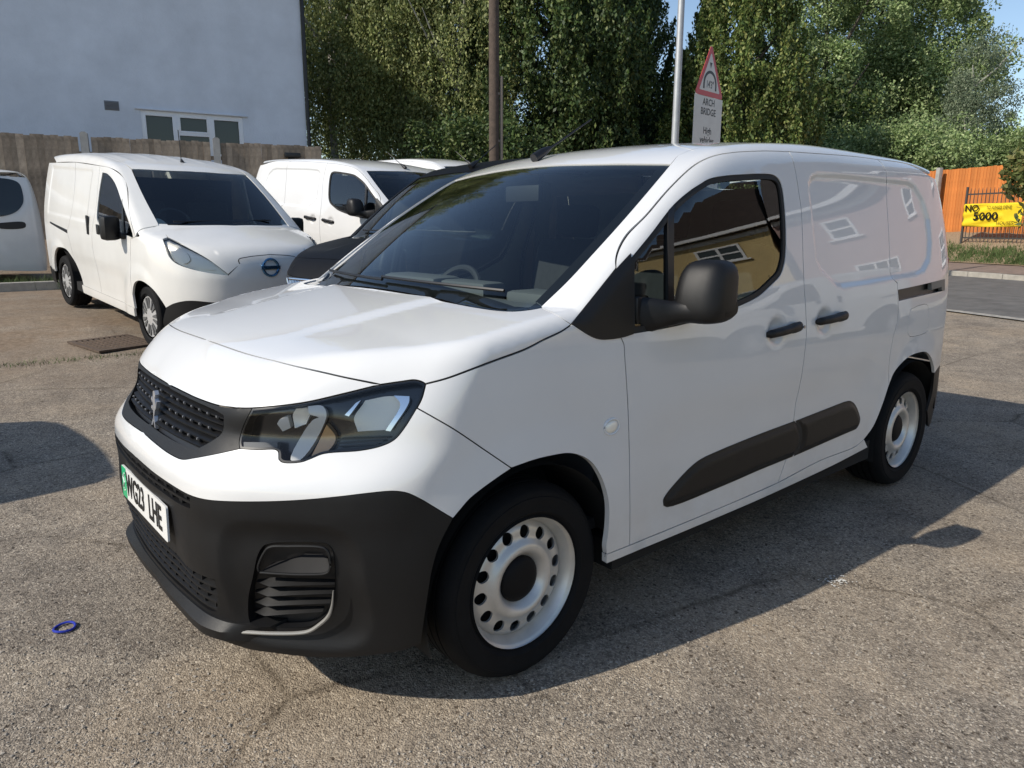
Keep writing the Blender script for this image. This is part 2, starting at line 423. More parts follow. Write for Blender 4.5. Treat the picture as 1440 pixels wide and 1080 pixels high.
def ribbon(S, name, segs, D, parent, width=.012, depth=.007, mat=None, mirror=True, closed=False):
    """dark strip along a panel gap, its colour standing in for the shade there"""
    L = S.loop3d(segs); N = gradient(S.f, L); V = []; F = []
    T = np.gradient(L, axis=0); W = np.cross(T, N); W /= np.linalg.norm(W, axis=1, keepdims=True)+1e-9
    V = np.r_[L-N*depth-W*width, L-N*depth+W*width]; n = len(L)
    F = [(i, i+1, n+i+1, n+i) for i in range(n-1)]
    if mirror: mesh_from(name, V*np.array([1, -1, 1]), [f[::-1] for f in F], parent, mat or M_RUB, True)
    return mesh_from(name, V, F, parent, mat or M_RUB, True)
# ---------------------------------------------------------------- body surface of the near white van (x rearwards, y across, z up)
VX_S = curve([.15,.22,.30,.40,.55,.72,.90,1.02,1.10,1.18,1.30,1.45,1.60,1.72,1.85], [.870,.893,.905,.914,.922,.925,.923,.917,.911,.901,.880,.846,.806,.775,.74], .03)
VX_TF = curve([.0,.1,.2,.3,.42,.54,.70,.90,1.1,1.6], [.33,.245,.16,.092,.045,.020,.006,.0,.0,.0], .03)
VX_TR = curve([2.6,3.2,3.6,3.9,4.1,4.25,4.4], [0,.004,.014,.032,.055,.09,.15], .05)
VX_F0 = curve([.15,.22,.27,.33,.45,.60,.68,.725,.76,.80,.85,.93,1.0,1.1], [.10,.055,.036,.034,.028,.018,.004,.004,.018,.05,.085,.112,.15,.22], .012)
VX_P = curve([0,.1,.2,.3,.45,.55,.65,.75,.85,1.0], [0,.001,.006,.016,.04,.088,.17,.265,.37,.56], .03)
VX_BON = curve([.0,.06,.115,.18,.25,.33,.45,.60,.80,1.0,1.2,1.6], [.80,.87,.935,1.005,1.055,1.083,1.113,1.143,1.176,1.204,1.228,1.27], .02)
VX_ROOF = curve([1.2,1.69,1.75,2.0,2.4,2.8,3.2,3.7,4.1,4.35,4.6], [1.60,1.702,1.714,1.765,1.806,1.820,1.817,1.810,1.785,1.745,1.69], .06)
VX_B0 = curve([.15,.3,.5,.65,.9,1.1,1.4,1.55,1.7,1.8], [4.38,4.41,4.415,4.40,4.395,4.39,4.355,4.315,4.23,4.15], .04)
VX_PR = curve([0,.4,.6,.7,.78,.84,.88,.95], [0,.01,.04,.075,.125,.19,.26,.42], .02)
FWX, RWX, WZ = .892, 3.677, .322
def arch_bump(x, z, cx):
    r = np.hypot(x-cx, z-WZ)
    return sstep(.56, .40, r)*sstep(.12, .3, z)
def van_side(x, z):
    A = VX_S(z)-VX_TF(x)-VX_TR(x)
    A = A+.012*arch_bump(x, z, FWX)+.014*arch_bump(x, z, RWX)
    # lower door sculpture: shallow hollow between the arches
    A = A-.012*sstep(1.25, 1.6, x)*sstep(3.3, 2.95, x)*sstep(.86, .66, z)*sstep(.28, .45, z)
    return A
def van_top(x, a):
    bon = VX_BON(x-.07*a*a)-.012*(a/.7)**2
    bon = bon-.012*sstep(.33, .40, a-.06*(x-.6))*sstep(.35, .6, x)
    s = x-.88-.26*a*a
    scr = 1.192+.72*s-.13*s*s-.012*(a/.76)**2
    roof = VX_ROOF(x)-.032*(a/.65)**2
    return smin(roof, smax(bon, scr, .004), .05)
def van(P):
    x, a, z = P[:, 0], np.abs(P[:, 1]), P[:, 2]
    gs = a-van_side(x, z)
    lip = .024*np.exp(-((z-.5)/.13)**2)*sstep(.2, .4, a)+.028*sstep(.86, .95, z)*sstep(.2, .5, a)*sstep(.85, .6, a)
    gf = (VX_F0(z)+VX_P(a)-lip-x)/np.sqrt(1+(np.where(a > .5, 1.0, .2))**2*.6)
    gt = (z-van_top(x, a))*.9
    gr = x-(VX_B0(z)-VX_PR(a))
    g = smax(gs, gf, .05)
    kt = np.where(x < 1.0, .06, .10)+0*z
    kt = .05+.02*sstep(1.4, 1.8, x)+.02*sstep(.5, .2, x)
    h = np.maximum(kt-np.abs(g-gt), 0)/kt
    g = np.maximum(g, gt)+h*h*kt*.25
    return smax(g, gr, .06)
# ================================================================ terrain: the yard rises towards the fence, the road lies across the far right
RN = np.array([.92, -.40]); RD = np.array([.40, .92])
def on_vplane(px, c, n=RN):
    d = ray([px])[0]; t = (c-n@CAM[:2])/(n@d[:2]); return CAM+t*d
def at_depth(px, dep):
    d = ray([px])[0]; return CAM+d*(dep/(d@np.array([CF[0], CF[1], 0])/np.hypot(CF[0], CF[1])))
_R = curve([-40, 5.5, 7, 10.2, 16.0, 16.8, 18.3, 19.5, 21, 24, 40, 120], [0, 0, .02, .15, .24, .25, .40, .95, 1.27, 1.35, 1.6, 3.0], .25, 8000)
_L = curve([-60, 1.0, 2.15, 4.4, 8.0, 10.6, 12.6, 13.6, 15.3, 18, 60], [0, 0, .03, .17, .43, .46, .47, .62, 1.15, 1.3, 2.0], .5, 6000)
def gz(x, y):
    x = np.asarray(x, float); y = np.asarray(y, float); s = RN[0]*x+RN[1]*y
    return _R(s)+_L(y)*sstep(10.0, 6.0, s)*sstep(-40, -8, x+0*y)
def gzf(x, y): return float(gz(np.array([x]), np.array([y]))[0])
# ================================================================ the near white van
SV = Surf(van)
def side_xz(px): return [(p[0], p[2]) for p in SV.hit(np.array(px)) if not np.isnan(p[0])]
RECESS_PX = [(1136,257),(1140,246),(1149,241.5),(1187,243),(1243,249),(1277,253),(1287,258),(1299,278),(1308,308),(1311,342),(1309,368),(1300,385),(1290,390),(1260,395),(1210,404),(1186,408),(1176,405),(1155,383),(1147,366),(1144,330),(1139,285)]
_rec = side_xz(RECESS_PX)
_h1 = SV.hit(np.array([(1093,466.0),(1160,452.0)]))
_flat_side = van_side
def van_side(x, z):
    A = _flat_side(x, z)
    m = (x > 2.2) & (z > .9)
    if m.any():
        d = np.full(np.shape(x), 1.0); d[m] = poly_sdf(_rec, x[m], z[m])
        A = A-.016*sstep(0.0, -.035, d)
    for p in _h1:
        A = A-.018*np.exp(-(((x-p[0])/.055)**2+((z-p[2])/.048)**2)**2)
    return A
# ---- traced lines (photo pixels)
SHUT = [(.253,0,1.056),(320,488.5),(347,497.5),(385,507),(420,516),(473,528),(535,541)]
SIDEL = [(598,540),(627,532.5),(662,520),(700,506),(740,491),(765,478),(790,466),(803,457)]
COWL = [(803,456),(782,442.5),(761.7,433)]
COWL2 = [(761.7,433),(745,436),(724,438),(700,437),(665,432),(620,423),(577,414),(.877,0,1.189)]
LIPC = [(332,574),(310,571),(277,560),(260,552),(.125,0,.923)]
HL_TOP = [(535,541),(482.5,554),(424,567),(354,574),(332,574)]
HL_TIP = [(535,541),(566,536.5),(582.5,534.6),(593,537),(598,540)]
HL_REAR = [(598,541),(593,559.6),(586,574)]
HL_BOT = [(586,574),(582.5,580),(568,603),(555,618),(537,627),(507.5,633.5),(455,638),(437,645),(422,650),(397,650),(392,646)]
HL_BOT2 = [(392,646),(390,633.5),(362,632.5),(337,631)]
HL_LEFT = [(337,631),(336,620),(343,597),(354,574)]
GR_LOW = [(337,631),(300,639),(273,644),(257,646),(240,639),(218,623),(.035,0,.780)]
FGAP = [(586,574),(610,587.5),(640,605),(680,632),(719,658.5)]
DGAP = [(873,474),(877.5,485),(878.5,500),(880,520),(883,570),(884.7,620),(885.5,670),(886,720),(885.5,767)]
ARCH_F1 = [(719,658.5),(702,670),(677,688),(660,702),(647,717),(637,729)]
ARCH_F2 = [(853,780),(852,770),(855,745),(856,713),(852,690),(843,667),(832,651),(818,642),(800,638),(777,641),(752,647),(719,658.5)]
WLOW = [(637,729),(612,714),(588,700),(572,693),(557,690.7),(542,691),(513,694),(480,698),(440,702),(390,705),(317,705),(292,703),(270,697.5),(243,683),(217,665),(205,655),(.004,0,.708)]
SAIL_B = [(804,455),(833,473),(847,476.7),(873,474)]
ATOP = [(866,377),(865.5,365),(869,350),(880,330),(907,303),(940,265),(973,234),(990,224),(1007,218),(1032,214),(1075,212),(1109,213)]
BGAP = [(1109,213),(1114,222),(1118,238),(1122.5,265),(1127,298),(1128.5,332),(1129.5,370),(1131,402),(1133,435),(1134,468),(1131,502),(1127,530),(1123,550),(1119,567),(1116,592),(1111,622),(1105,647),(1098,667),(1094,679)]
SILL_U = [(853,780),(886,767),(1020,711.5),(1094,679),(1153,648),(1203,628),(1215,618)]
STOP = [(1109,213),(1153,216),(1203,220),(1233,224)]
SGAP = [(1233,224),(1240,230),(1246,242),(1246.5,260),(1247,283),(1248.5,308),(1250,333),(1251.5,367),(1253,388),(1262,398)]
SGAP2 = [(1262,398),(1263,425),(1262,452),(1257,470),(1253,490),(1250,517),(1250,542)]
ARCH_R1 = [(1250,542),(1240,572),(1233,594),(1220,628)]
ARCH_R2 = [(1250,542),(1257,525),(1267,512),(1280,501),(1293,496),(1302,495.5),(1308,501),(1312.5,513),(1314,525)]
WIN = [[(888.5,470),(888,440),(887.5,400),(887.5,362.5)],[(887.5,362.5),(915,329),(947,288),(970,268),(982,260),(998,251),(1023,246.5),(1045,245),(1070,244),(1087,245.5),(1095,251),(1100,262),(1104,290),(1106,332),(1105,362),(1103,373),(1098,387),(1083,403),(1067,417),(1039,431),(1000,446),(950,459),(888.5,470)]]
WS_TOP = [(943.5,230.7),(905,230.2),(872,230),(830,230.6),(1.672,0,1.677)]
WS_SIDE = [(761,431),(798,395.6),(835,355.5),(872,314.6),(908,273),(943.5,230.7)]
DITCH = [(943.5,230.7),(952,221),(966,214),(985,209)]
V = empty('parked_van'); VAN = V
props(V, 'near white panel van with black front bumper and WG23 LHE number plate', 'van')
def corner_line(S, phi, zs, xc, yr, sgn=-1):
    c, s_ = math.cos(phi), math.sin(phi)*sgn; O = np.array([(xc+1.6*c, 1.6*s_, z) for z in zs]); D = np.repeat(np.array([[-c, -s_, 0]]), len(zs), 0)
    return [tuple(p) for p in cast(S.f, O, D, 0, 1.6, 60)]
def build_body(root, paint, S=SV):
    R = lambda l: l[::-1]
    out = {}
    out['bonnet'] = panel(S, 'bonnet', [SHUT, HL_TIP, SIDEL, COWL, COWL2], (.25, .45, -.85), paint, root, h=.022, mirror='join', inset=.0022)
    out['nose'] = panel(S, 'nose_panel', [SHUT, HL_TOP, LIPC], (.75, .2, -.6), paint, root, h=.016, mirror='join')
    panel(S, 'front_wing', [SIDEL, SAIL_B, DGAP, [(885.5,767),(853,780)], ARCH_F2, R(FGAP), R(HL_REAR)], (.3, .95, -.12), paint, root, mirror='copy', flange=.02)
    panel(S, 'bumper_upper', [R(GR_LOW), R(HL_BOT2), R(HL_BOT), FGAP, ARCH_F1, WLOW], (.72, .68, -.1), paint, root, h=.014, mirror='join', inset=.0012)
    fd = panel(S, 'front_door', [[(885.5,767),(1020,711.5),(1094,679)], R(BGAP), R(ATOP), [(866,377),(850,400)], [(850,400),(860,450),(873,474)], DGAP], (0, 1, 0), paint, root, h=.016, holes=[WIN], mirror='copy', hole_flange=.025)
    sd = panel(S, 'sliding_door', [BGAP, [(1094,679),(1153,648),(1203,628),(1215,618)], [(1215,618),(1228,600),(1240,572),(1250,542)], R(SGAP2), R(SGAP), R(STOP)], (0, 1, 0), paint, root, h=.012, mirror='copy')
    q3 = [(4.0,-.9,.55),(4.12,-.86,.60),(4.20,-.82,.62)]
    rear_edge = [(4.235,-.80,.62),(4.235,-.80,.9),(4.225,-.80,1.1),(4.19,-.78,1.35),(4.14,-.74,1.55),(4.05,-.70,1.69)]
    rear_edge = corner_line(S, .55, (.62,.9,1.1,1.35,1.55,1.68), 3.6, .80); fl = FLAP
    panel(S, 'rear_quarter', [SGAP, SGAP2, ARCH_R2, [(1314,525),(1318,519),rear_edge[0]], rear_edge, [rear_edge[-1],(4.0,-.705,1.70),(3.7,-.72,1.748),(3.4,-.74,1.752),(1233,224)]], (-.25, .97, 0), paint, root, h=.012, holes=[RAILH, fl], mirror='copy', hole_flange=.03)
    panel(S, 'charge_flap', fl, (-.2, .98, 0), paint, root, h=.012, inset=.002, flange=.01)
    panel(S, 'sill', [SILL_U, [(1215,618),(1220,629)], [(1220,629),(1170,655),(1073,700),(1020,723),(853,792.5)], [(853,792.5),(853,780)]], (0, 1, -.1), paint, root, h=.03, mirror='copy', inset=.001, flange=.022)
    # pillar and cant rail: between the door tops and the windscreen / roof channel
    ditch3 = [(1.835,-.655,1.69),(1.95,-.655,1.722),(2.1,-.655,1.745),(2.5,-.655,1.778),(3.0,-.655,1.79),(3.5,-.655,1.785),(3.9,-.65,1.765),(4.08,-.645,1.74)]
    panel(S, 'roof_rail', [R(COWL), [(803,456),(835,416),(866,377)], ATOP, STOP, [(1233,224),(3.4,-.74,1.752),(3.7,-.72,1.748),(4.05,-.70,1.70)], [(4.05,-.70,1.70),rear_edge[-1],(4.08,-.645,1.74)], R(ditch3), [(1.835,-.655,1.69),(943.5,230.7)], R(WS_SIDE)], (.25, .6, -.75), paint, root, h=.014, mirror='copy', inset=.0012)
    panel(S, 'roof', [[(1.672,0,1.677)]+[(p[0], p[1], p[2]) for p in S.hit(np.array(R(WS_TOP)[1:]))], [tuple(S.hit(np.array([(943.5,230.7)]))[0]), (1.835,-.655,1.69)], ditch3, [(4.08,-.645,1.74),(4.15,-.4,1.75),(4.16,0,1.755)], [(4.16,0,1.755),(3.0,0,1.82),(1.672,0,1.677)]], (0.05, 0, -1), paint, root, h=.04, mirror='join', inset=.0015)
    panel(S, 'tailgate', [[(4.16,0,1.75),(4.15,-.4,1.745),(4.08,-.645,1.735)], [(4.08,-.645,1.735),rear_edge[-1]]+rear_edge[::-1][1:]+[corner_line(S, .55, (.45,), 3.6, .80)[0]], [corner_line(S, .55, (.45,), 3.6, .80)[0],(4.4,0,.45)], [(4.4,0,.45),(4.38,0,1.2),(4.16,0,1.75)]], (-1, 0, -.02), paint, root, h=.04, mirror='join')
    return out
FLAP = [[(1277,470),(1276.5,452),(1281,435),(1284,433),(1301,427.5),(1304.5,429.5),(1306,448),(1304,466),(1301,468.5),(1280,473.5),(1277,470)]]
RAILH = [[(1262.5,407.5),(1295,400.5),(1328,392.5)],[(1328,392.5),(1328.5,408.5)],[(1328.5,408.5),(1296,416),(1264,423.5)],[(1264,423.5),(1262.5,407.5)]]
# ---------------------------------------------------------------- bumper, grille, lamps, glass, wheels, cabin of the van
def front_x(S, ys, z):
    ys = np.atleast_1d(np.array(ys, float)); O = np.c_[np.full(len(ys), -.6), ys, np.full(len(ys), z)]
    return cast(S.f, O, np.repeat(np.array([[1.0, 0, 0]]), len(ys), 0), 0, 1.6, 60)[:, 0]
def front_bar(S, name, y0, y1, z, t, d0, d1, mat, parent, n=40, z2=None, tilt=0.0):
    ys = np.linspace(y0, y1, n); V = []; F = []
    x = front_x(S, ys, z)
    for y, xx in zip(ys, x):
        V += [(xx+d0, y, z-t/2-tilt), (xx+d0, y, z+t/2-tilt), (xx+d1, y, z+t/2+tilt), (xx+d1, y, z-t/2+tilt)]
    for i in range(n-1):
        a, b = 4*i, 4*i+4
        for k in range(4): F.append((a+k, a+(k+1) % 4, b+(k+1) % 4, b+k))
    F += [(0, 1, 2, 3), (4*n-1, 4*n-2, 4*n-3, 4*n-4)]
    o = mesh_from(name, V, F, parent, mat, False); return o
def fix_normals(o):
    bm = bmesh.new(); bm.from_mesh(o.data); bmesh.ops.recalc_face_normals(bm, faces=bm.faces); bm.to_mesh(o.data); bm.free()
def text_mesh(name, body, size, mat, parent, M, ext=.0006, offset=0.0, align='CENTER', xs=1.0):
    cu = bpy.data.curves.new(name, 'FONT'); cu.body = body; cu.size = size; cu.extrude = ext; cu.offset = offset; cu.align_x = align; cu.align_y = 'CENTER'; cu.resolution_u = 3
    t = bpy.data.objects.new(name, cu); COL.objects.link(t); bpy.context.view_layer.update()
    me = bpy.data.meshes.new_from_object(t); bpy.data.objects.remove(t); bpy.data.curves.remove(cu)
    me.transform(M @ Matrix.Diagonal((xs, 1, 1, 1))); me.materials.clear()
    return link(name, me, parent, [mat])
def frame(o, ex, ey, ez):
    m = Matrix((Vector(ex), Vector(ey), Vector(ez))).transposed().to_4x4(); m.translation = Vector(o); return m

def wheel_meshes():
    """steel wheel and tyre about the local y axis, outer face towards -y"""
    R = WZ
    rng = [(.214, -.004), (.222, .004), (.232, -.008), (.236, -.011), (.240, -.0095), (.262, -.016), (.284, -.0155), (.286, -.0125), (.292, -.0125), (.304, -.004), (.313, .012), (.318, .022)]
    w = .205
    prof = [(r, h) for r, h in rng]
    for g0 in (.045, .085, .118, .158):
        prof += [(.3215, g0-.008), (.321, g0-.005), (.313, g0-.0045), (.313, g0+.0035), (.321, g0+.004)]
    prof += [(.318, w-.022), (.313, w-.012), (.304, w+.004), (.288, w+.014), (.262, w+.016), (.232, w+.008), (.214, w)]
    tyre = lathe(prof, 96)
    # tread blocks: cut lateral sipes by alternating radius of the shoulder
    rim = lathe([(.2165, .000), (.219, .004), (.2165, .0075), (.210, .010), (.206, .016), (.200, .030), (.193, .044), (.190, .060), (.190, .16), (.205, .19), (.214, .20)], 72)
    # disc with 16 round holes
    n = 14; rh = .158; hr = .0205; outer = np.array([(.192*math.cos(t), .192*math.sin(t)) for t in np.linspace(0, 2*math.pi, 96, endpoint=False)])
    inner = np.array([(.05*math.cos(t), .05*math.sin(t)) for t in np.linspace(0, 2*math.pi, 48, endpoint=False)])
    holes = []
    for k in range(n):
        c = 2*math.pi*k/n+.1; cx, cy = rh*math.cos(c), rh*math.sin(c)
        holes.append(np.array([(cx+hr*math.cos(t)*1.0, cy+hr*math.sin(t)) for t in np.linspace(0, 2*math.pi, 18, endpoint=False)]))
    G = []
    for r in np.linspace(.062, .186, 17):
        for t in np.linspace(0, 2*math.pi, 72, endpoint=False): G.append((r*math.cos(t), r*math.sin(t)))
    G = np.array(G)
    for H in holes: G = G[~inside(H, G)]; G = G[mindist(H, G) > .004]
    pts = np.concatenate([outer, inner]+holes+[G]); ed = []; s = 0
    for lp in [outer, inner]+holes: m = len(lp); ed += [(s+i, s+(i+1) % m) for i in range(m)]; s += m
    vco, ve, vf, ov, _, _ = delaunay_2d_cdt([Vector(p) for p in pts], ed, [], 0, 1e-7)
    V2 = np.array([tuple(v) for v in vco]); cen = np.array([V2[list(f)].mean(0) for f in vf])
    kp = inside(outer, cen) & ~inside(inner, cen)
    for H in holes: kp &= ~inside(H, cen)
    dep = curve([.04, .07, .082, .092, .108, .122, .134, .146, .165, .180, .192], [.050, .046, .034, .018, .010, .014, .026, .031, .033, .041, .052], .003)
    r = np.hypot(V2[:, 0], V2[:, 1]); V = [(p[0], d, p[1]) for p, d in zip(V2, dep(r))]
    F = [tuple(f) for f, k in zip(vf, kp) if k]
    idx = {}
    for i, o in enumerate(ov):
        for q in o: idx[q] = i
    s = len(outer)+len(inner)
    V = list(V)
    for H in holes:
        m = len(H); base = len(V)
        for i in range(m): p = V[idx[s+i]]; V.append((p[0], p[1]+.008, p[2]))
        for i in range(m): F.append((idx[s+i], idx[s+(i+1) % m], base+(i+1) % m, base+i))
        s += m
    cap = lathe([(.0, .016), (.030, .017), (.055, .021), (.068, .027), (.076, .036), (.078, .050)], 40)
    drum = lathe([(.0, .075), (.185, .075), (.19, .10)], 40)
    return tyre, rim, (V, F), cap, drum
WM = wheel_meshes()
def add_wheel(parent, loc, flip=1, steer=0.0, mats=None):
    w_ = empty('wheel', loc); w_.parent = parent
    if flip < 0: w_.rotation_euler = (0, 0, math.pi)
    w_.rotation_euler.z += steer
    key = 'wheel_cache'
    for nm, (VV, FF), mt in (('tyre', WM[0], M_TYRE), ('rim', WM[1], M_STEEL), ('wheel_disc', WM[2], M_STEEL), ('centre_cap', WM[3], M_CAP), ('brake_drum', WM[4], M_DARK)):
        me = bpy.data.meshes.get('mesh_'+nm)
        if me is None:
            o = mesh_from(nm, VV, FF, w_, mt, True, auto=40); fix_normals(o); o.data.name = 'mesh_'+nm
            if nm == 'tyre': o.data.polygons.foreach_set('use_smooth', [True]*len(o.data.polygons))
        else: o = bpy.data.objects.new(nm, me); COL.objects.link(o); o.parent = w_
    return w_

def arch_liner(parent, cx, side, r=.388, z0=WZ, yo=.885):
    V = []; F = []; n = 28; ys = [side*yo, side*.60]
    for k in range(n+1):
        t = .16+(math.pi+.12)*k/n
        for y in ys: V.append((cx+r*math.cos(t), y, z0+r*math.sin(t)))
    for k in range(n): F.append((2*k, 2*k+1, 2*k+3, 2*k+2))
    V.append((cx, side*.60, z0)); c = len(V)-1
    for k in range(n): F.append((2*k+1, 2*k+3, c))
    o = mesh_from('arch_liner', V, F, parent, M_DARK, True)

# --- side mouldings etc. are traced panels standing proud of the doors
MOLD_F = [[(933,711),(932.5,703),(936,696),(955,673),(975,653),(988,644),(1020,629.5)],[(1020,629.5),(1066,611),(1117,592)],[(1117,592),(1122,600),(1124,612),(1121,628),(1114,642)],[(1114,642),(1066,661.5),(1020,681.5),(938,713),(933,711)]]
MOLD_R = [[(1118.5,591.8),(1155,577.5),(1187,565)],[(1187,565),(1195,563.7),(1201,567.5),(1208,583),(1209,592),(1204,602.5),(1197,606)],[(1197,606),(1160,622),(1116,641.3)],[(1116,641.3),(1122.8,628),(1125.8,612),(1123.8,600),(1118.5,591.8)]]
SAIL = [[(804,455),(835,417),(866,379.5),(886.5,357)],[(886.5,357),(889,400),(889.5,469.5)],[(889.5,469.5),(873,474.5),(847,477),(833,473.3),(804,455)]]
def proud(S, loop, depth, width=.03, ridge=None):
    """panel post-process: pillow the face so that it stands proud"""
    L3 = S.loop3d(loop); poly = [(p[0], p[2]) for p in L3]
    def fn(P, N):
        d = -poly_sdf(poly, P[:, 0], P[:, 2]); k = sstep(0, width, d)
        Q = P+N*(depth*k)[:, None]
        if ridge: Q[:, 1] -= np.maximum(0, ridge[1]-np.abs(P[:, 2]-ridge[0]))*ridge[2]
        g = np.zeros_like(P); e = .002
        for ax in (0, 2):
            a = P.copy(); b = P.copy(); a[:, ax] += e; b[:, ax] -= e
            ka = sstep(0, width, -poly_sdf(poly, a[:, 0], a[:, 2])); kb = sstep(0, width, -poly_sdf(poly, b[:, 0], b[:, 2]))
            g[:, ax] = depth*(ka-kb)/(2*e)
        n2 = N-g
        if ridge: n2[:, 2] += ridge[2]*np.where(np.abs(P[:, 2]-ridge[0]) < ridge[1], np.sign(P[:, 2]-ridge[0]), 0)
        n2 /= np.linalg.norm(n2, axis=1, keepdims=True)
        return Q, n2
    return fn
def van_bumper(root, S=SV):
    R = lambda l: l[::-1]
    slot = [(.0,-.0,.690),(.0,-.2,.690),(.03,-.38,.689),(.04,-.415,.686)]
    fog_o = [(355,793),(351,815),(344,847),(345,873),(352,884),(380,887),(420,887.5),(436,884.5),(448,877),(461,864),(466.5,850),(468,823),(467,792),(464,777),(457,769),(446,766.5),(403,765.5),(377,767),(366,771),(359,781),(355,793)]
    fogL = S.loop3d([fog_o])
    loop = [R(WLOW), [(637,729),(618,767),(608,800),(602,835),(597,868),(592,905)], [(592,905),(565,915),(537,920),(495,924),(468,925),(430,923.5),(390,919),(350,913),(310,900)],
            [(310,900),(.05,-.45,.262),(.04,-.3,.258),(.036,0,.256)], [(.036,0,.256),(.036,0,.337)], [(.036,0,.337),(.036,-.2,.337),(.045,-.35,.337),(.06,-.44,.337),(.063,-.465,.345)], [(.063,-.465,.345),(.065,-.485,.40),(.063,-.492,.457)],
            [(.063,-.492,.457),(.04,-.36,.455),(.03,-.15,.452),(.03,0,.451)], [(.03,0,.451),(.02,0,.652)], [(.02,0,.652),(.02,-.2,.652),(.03,-.35,.652),(.04,-.418,.655)], [(.04,-.418,.655),(.042,-.42,.684)], [(.042,-.42,.686),(.03,-.35,.690),(.01,-.2,.691),(.004,0,.692)], [(.004,0,.692),(.004,0,.708)]]
    def fogdent(P, N):
        a = np.abs(P[:, 1]); d = np.clip(1-((P[:, 2]-.455)/.20)**4-((a-.67)/.16)**4, 0, 1); k = .022*sstep(0, .9, d)
        Q = P-N*k[:, None]; e = .003; n2 = N.copy()
        for ax in (1, 2):
            def kk(A): aa = np.abs(A[:, 1]); dd = np.clip(1-((A[:, 2]-.455)/.20)**4-((aa-.67)/.16)**4, 0, 1); return .022*sstep(0, .9, dd)
            A = P.copy(); B = P.copy(); A[:, ax] += e; B[:, ax] -= e; n2[:, ax] += (kk(A)-kk(B))/(2*e)*.8
        n2 /= np.linalg.norm(n2, axis=1, keepdims=True); return Q, n2
    b = panel(S, 'front_bumper', loop, (.72, .68, -.08), M_PLAST, root, h=.011, mirror='join', inset=.0008, holes=[[fog_o]], hole_flange=.05, flange=.03, fn=fogdent)
    # lower grille
    g = panel(S, 'lower_grille', [[(.04,-.50,.33),(.04,0,.33)],[(.04,0,.33),(.04,0,.46)],[(.04,0,.46),(.06,-.51,.46)],[(.06,-.51,.46),(.04,-.50,.33)]], (1, 0, 0), M_DARK, root, h=.03, mirror='join', off=-.035, flange=0, inset=0)
    for z in (.352, .380, .408, .436):
        o = front_bar(S, 'slat', -.492+max(0, .40-z)*.4, .492-max(0, .40-z)*.4, z, .006, .004, .032, M_PLAST, g, 44, tilt=.006); fix_normals(o)
    bm = bmesh.new()
    for j, z in enumerate((.366, .394, .422, .447)):
        for i in range(-8, 9):
            y = (i+.5*(j % 2))*.056
            if abs(y) < .475: x = front_x(S, [y], z)[0]; add_box(bm, (x+.021, y, z), (.026, .006, .024))
    o = bm_obj('grille_ribs', bm, M_PLAST, g, False); o['kind'] = 'stuff'
    # upper slots
    g = panel(S, 'upper_grille', [[(.02,-.43,.645),(.02,0,.645)],[(.02,0,.645),(.02,0,.70)],[(.0,0,.70),(.04,-.43,.70)],[(.04,-.43,.70),(.02,-.43,.645)]], (1, 0, 0), M_DARK, root, h=.03, mirror='join', off=-.035, flange=0, inset=0)
    o = front_bar(S, 'slat', -.42, .42, .671, .008, .003, .035, M_PLAST, g, 44); fix_normals(o)
    bm = bmesh.new()
    for j, z in enumerate((.661, .682)):
        for i in range(-6, 7):
            y = (i+.5*(j % 2))*.07
            if abs(y) < .41: x = front_x(S, [y], z)[0]; add_box(bm, (x+.02, y, z), (.024, .03 if j == 0 else .026, .016))
    o = bm_obj('grille_ribs', bm, M_PLAST, g, False); o['kind'] = 'stuff'
    # chin lip
    V = []; F = []; n = 60
    ys = np.linspace(-.60, .60, n); xs = front_x(S, ys, .30)
    for y, x in zip(ys, xs):
        k = float(np.interp(abs(y), [0, .25, .42, .50, .55, .60], [.012, .022, .034, .030, .004, -.03]))
        V += [(x-k*.25, y, .322), (x-k, y, .300), (x-k+.004, y, .272), (x+.06, y, .258), (x+.06, y, .330)]
    for i in range(n-1):
        for k in range(5): F.append((5*i+k, 5*i+(k+1) % 5, 5*i+5+(k+1) % 5, 5*i+5+k))
    F += [tuple(range(5)), tuple(range(5*n-5, 5*n))]
    o = mesh_from('chin_lip', V, F, root, M_PLAST, True, auto=30); fix_normals(o)
    # satin edge under the fog pocket
    for sgn in (1, -1):
        P = S.hit(np.array(catmull([(299,884),(320,887),(350,888.5),(380,890),(420,889.5),(436,886.5),(448,879),(462,866),(467,852),(469,830)], 5)))
        N = gradient(S.f, P); P = P+N*.002; P[:, 1] *= sgn
        bm = bmesh.new(); add_tube(bm, P, [.003]+[.0055]*(len(P)-12)+[.0055-.0004*i for i in range(11)], 8); bm_obj('bumper_edge_trim', bm, M_SATIN, root)
    # fog pockets: back plate, upper bezel with scoop, fins
    for sgn in (1, -1):
        f = empty('fog_pocket'); f.parent = root
        Pb = fogL.copy(); Nb = gradient(S.f, Pb)
        mm = lambda P: P*np.array([1, sgn, 1])
        V = mm(np.r_[Pb-Nb*.018, Pb-Nb*.05]); n = len(Pb)
        c = (Pb-Nb*.05).mean(0); V = np.r_[V, mm(c[None])]
        F = [(i, (i+1) % n, n+(i+1) % n, n+i) for i in range(n)]+[(n+i, n+(i+1) % n, 2*n) for i in range(n)]
        o = mesh_from('pocket_wall', V, F, f, M_TRIM, True, auto=30); fix_normals(o)
        def bar(name, px, r, off, mat, close=False):
            P = S.hit(np.array(catmull(px, 5))); N = gradient(S.f, P); P = P-N*off; P = P*np.array([1, sgn, 1])
            bm = bmesh.new(); add_tube(bm, P, r, 8); return bm_obj(name, bm, mat, f)
        bar('bezel_rim', [(361,806),(360,800),(369,779),(376,772),(403,770.5),(447,771.5),(455,774),(460.5,781),(462,803),(458,808.5),(427,811),(393,810),(363,808)], .004, .012, M_PLAST)
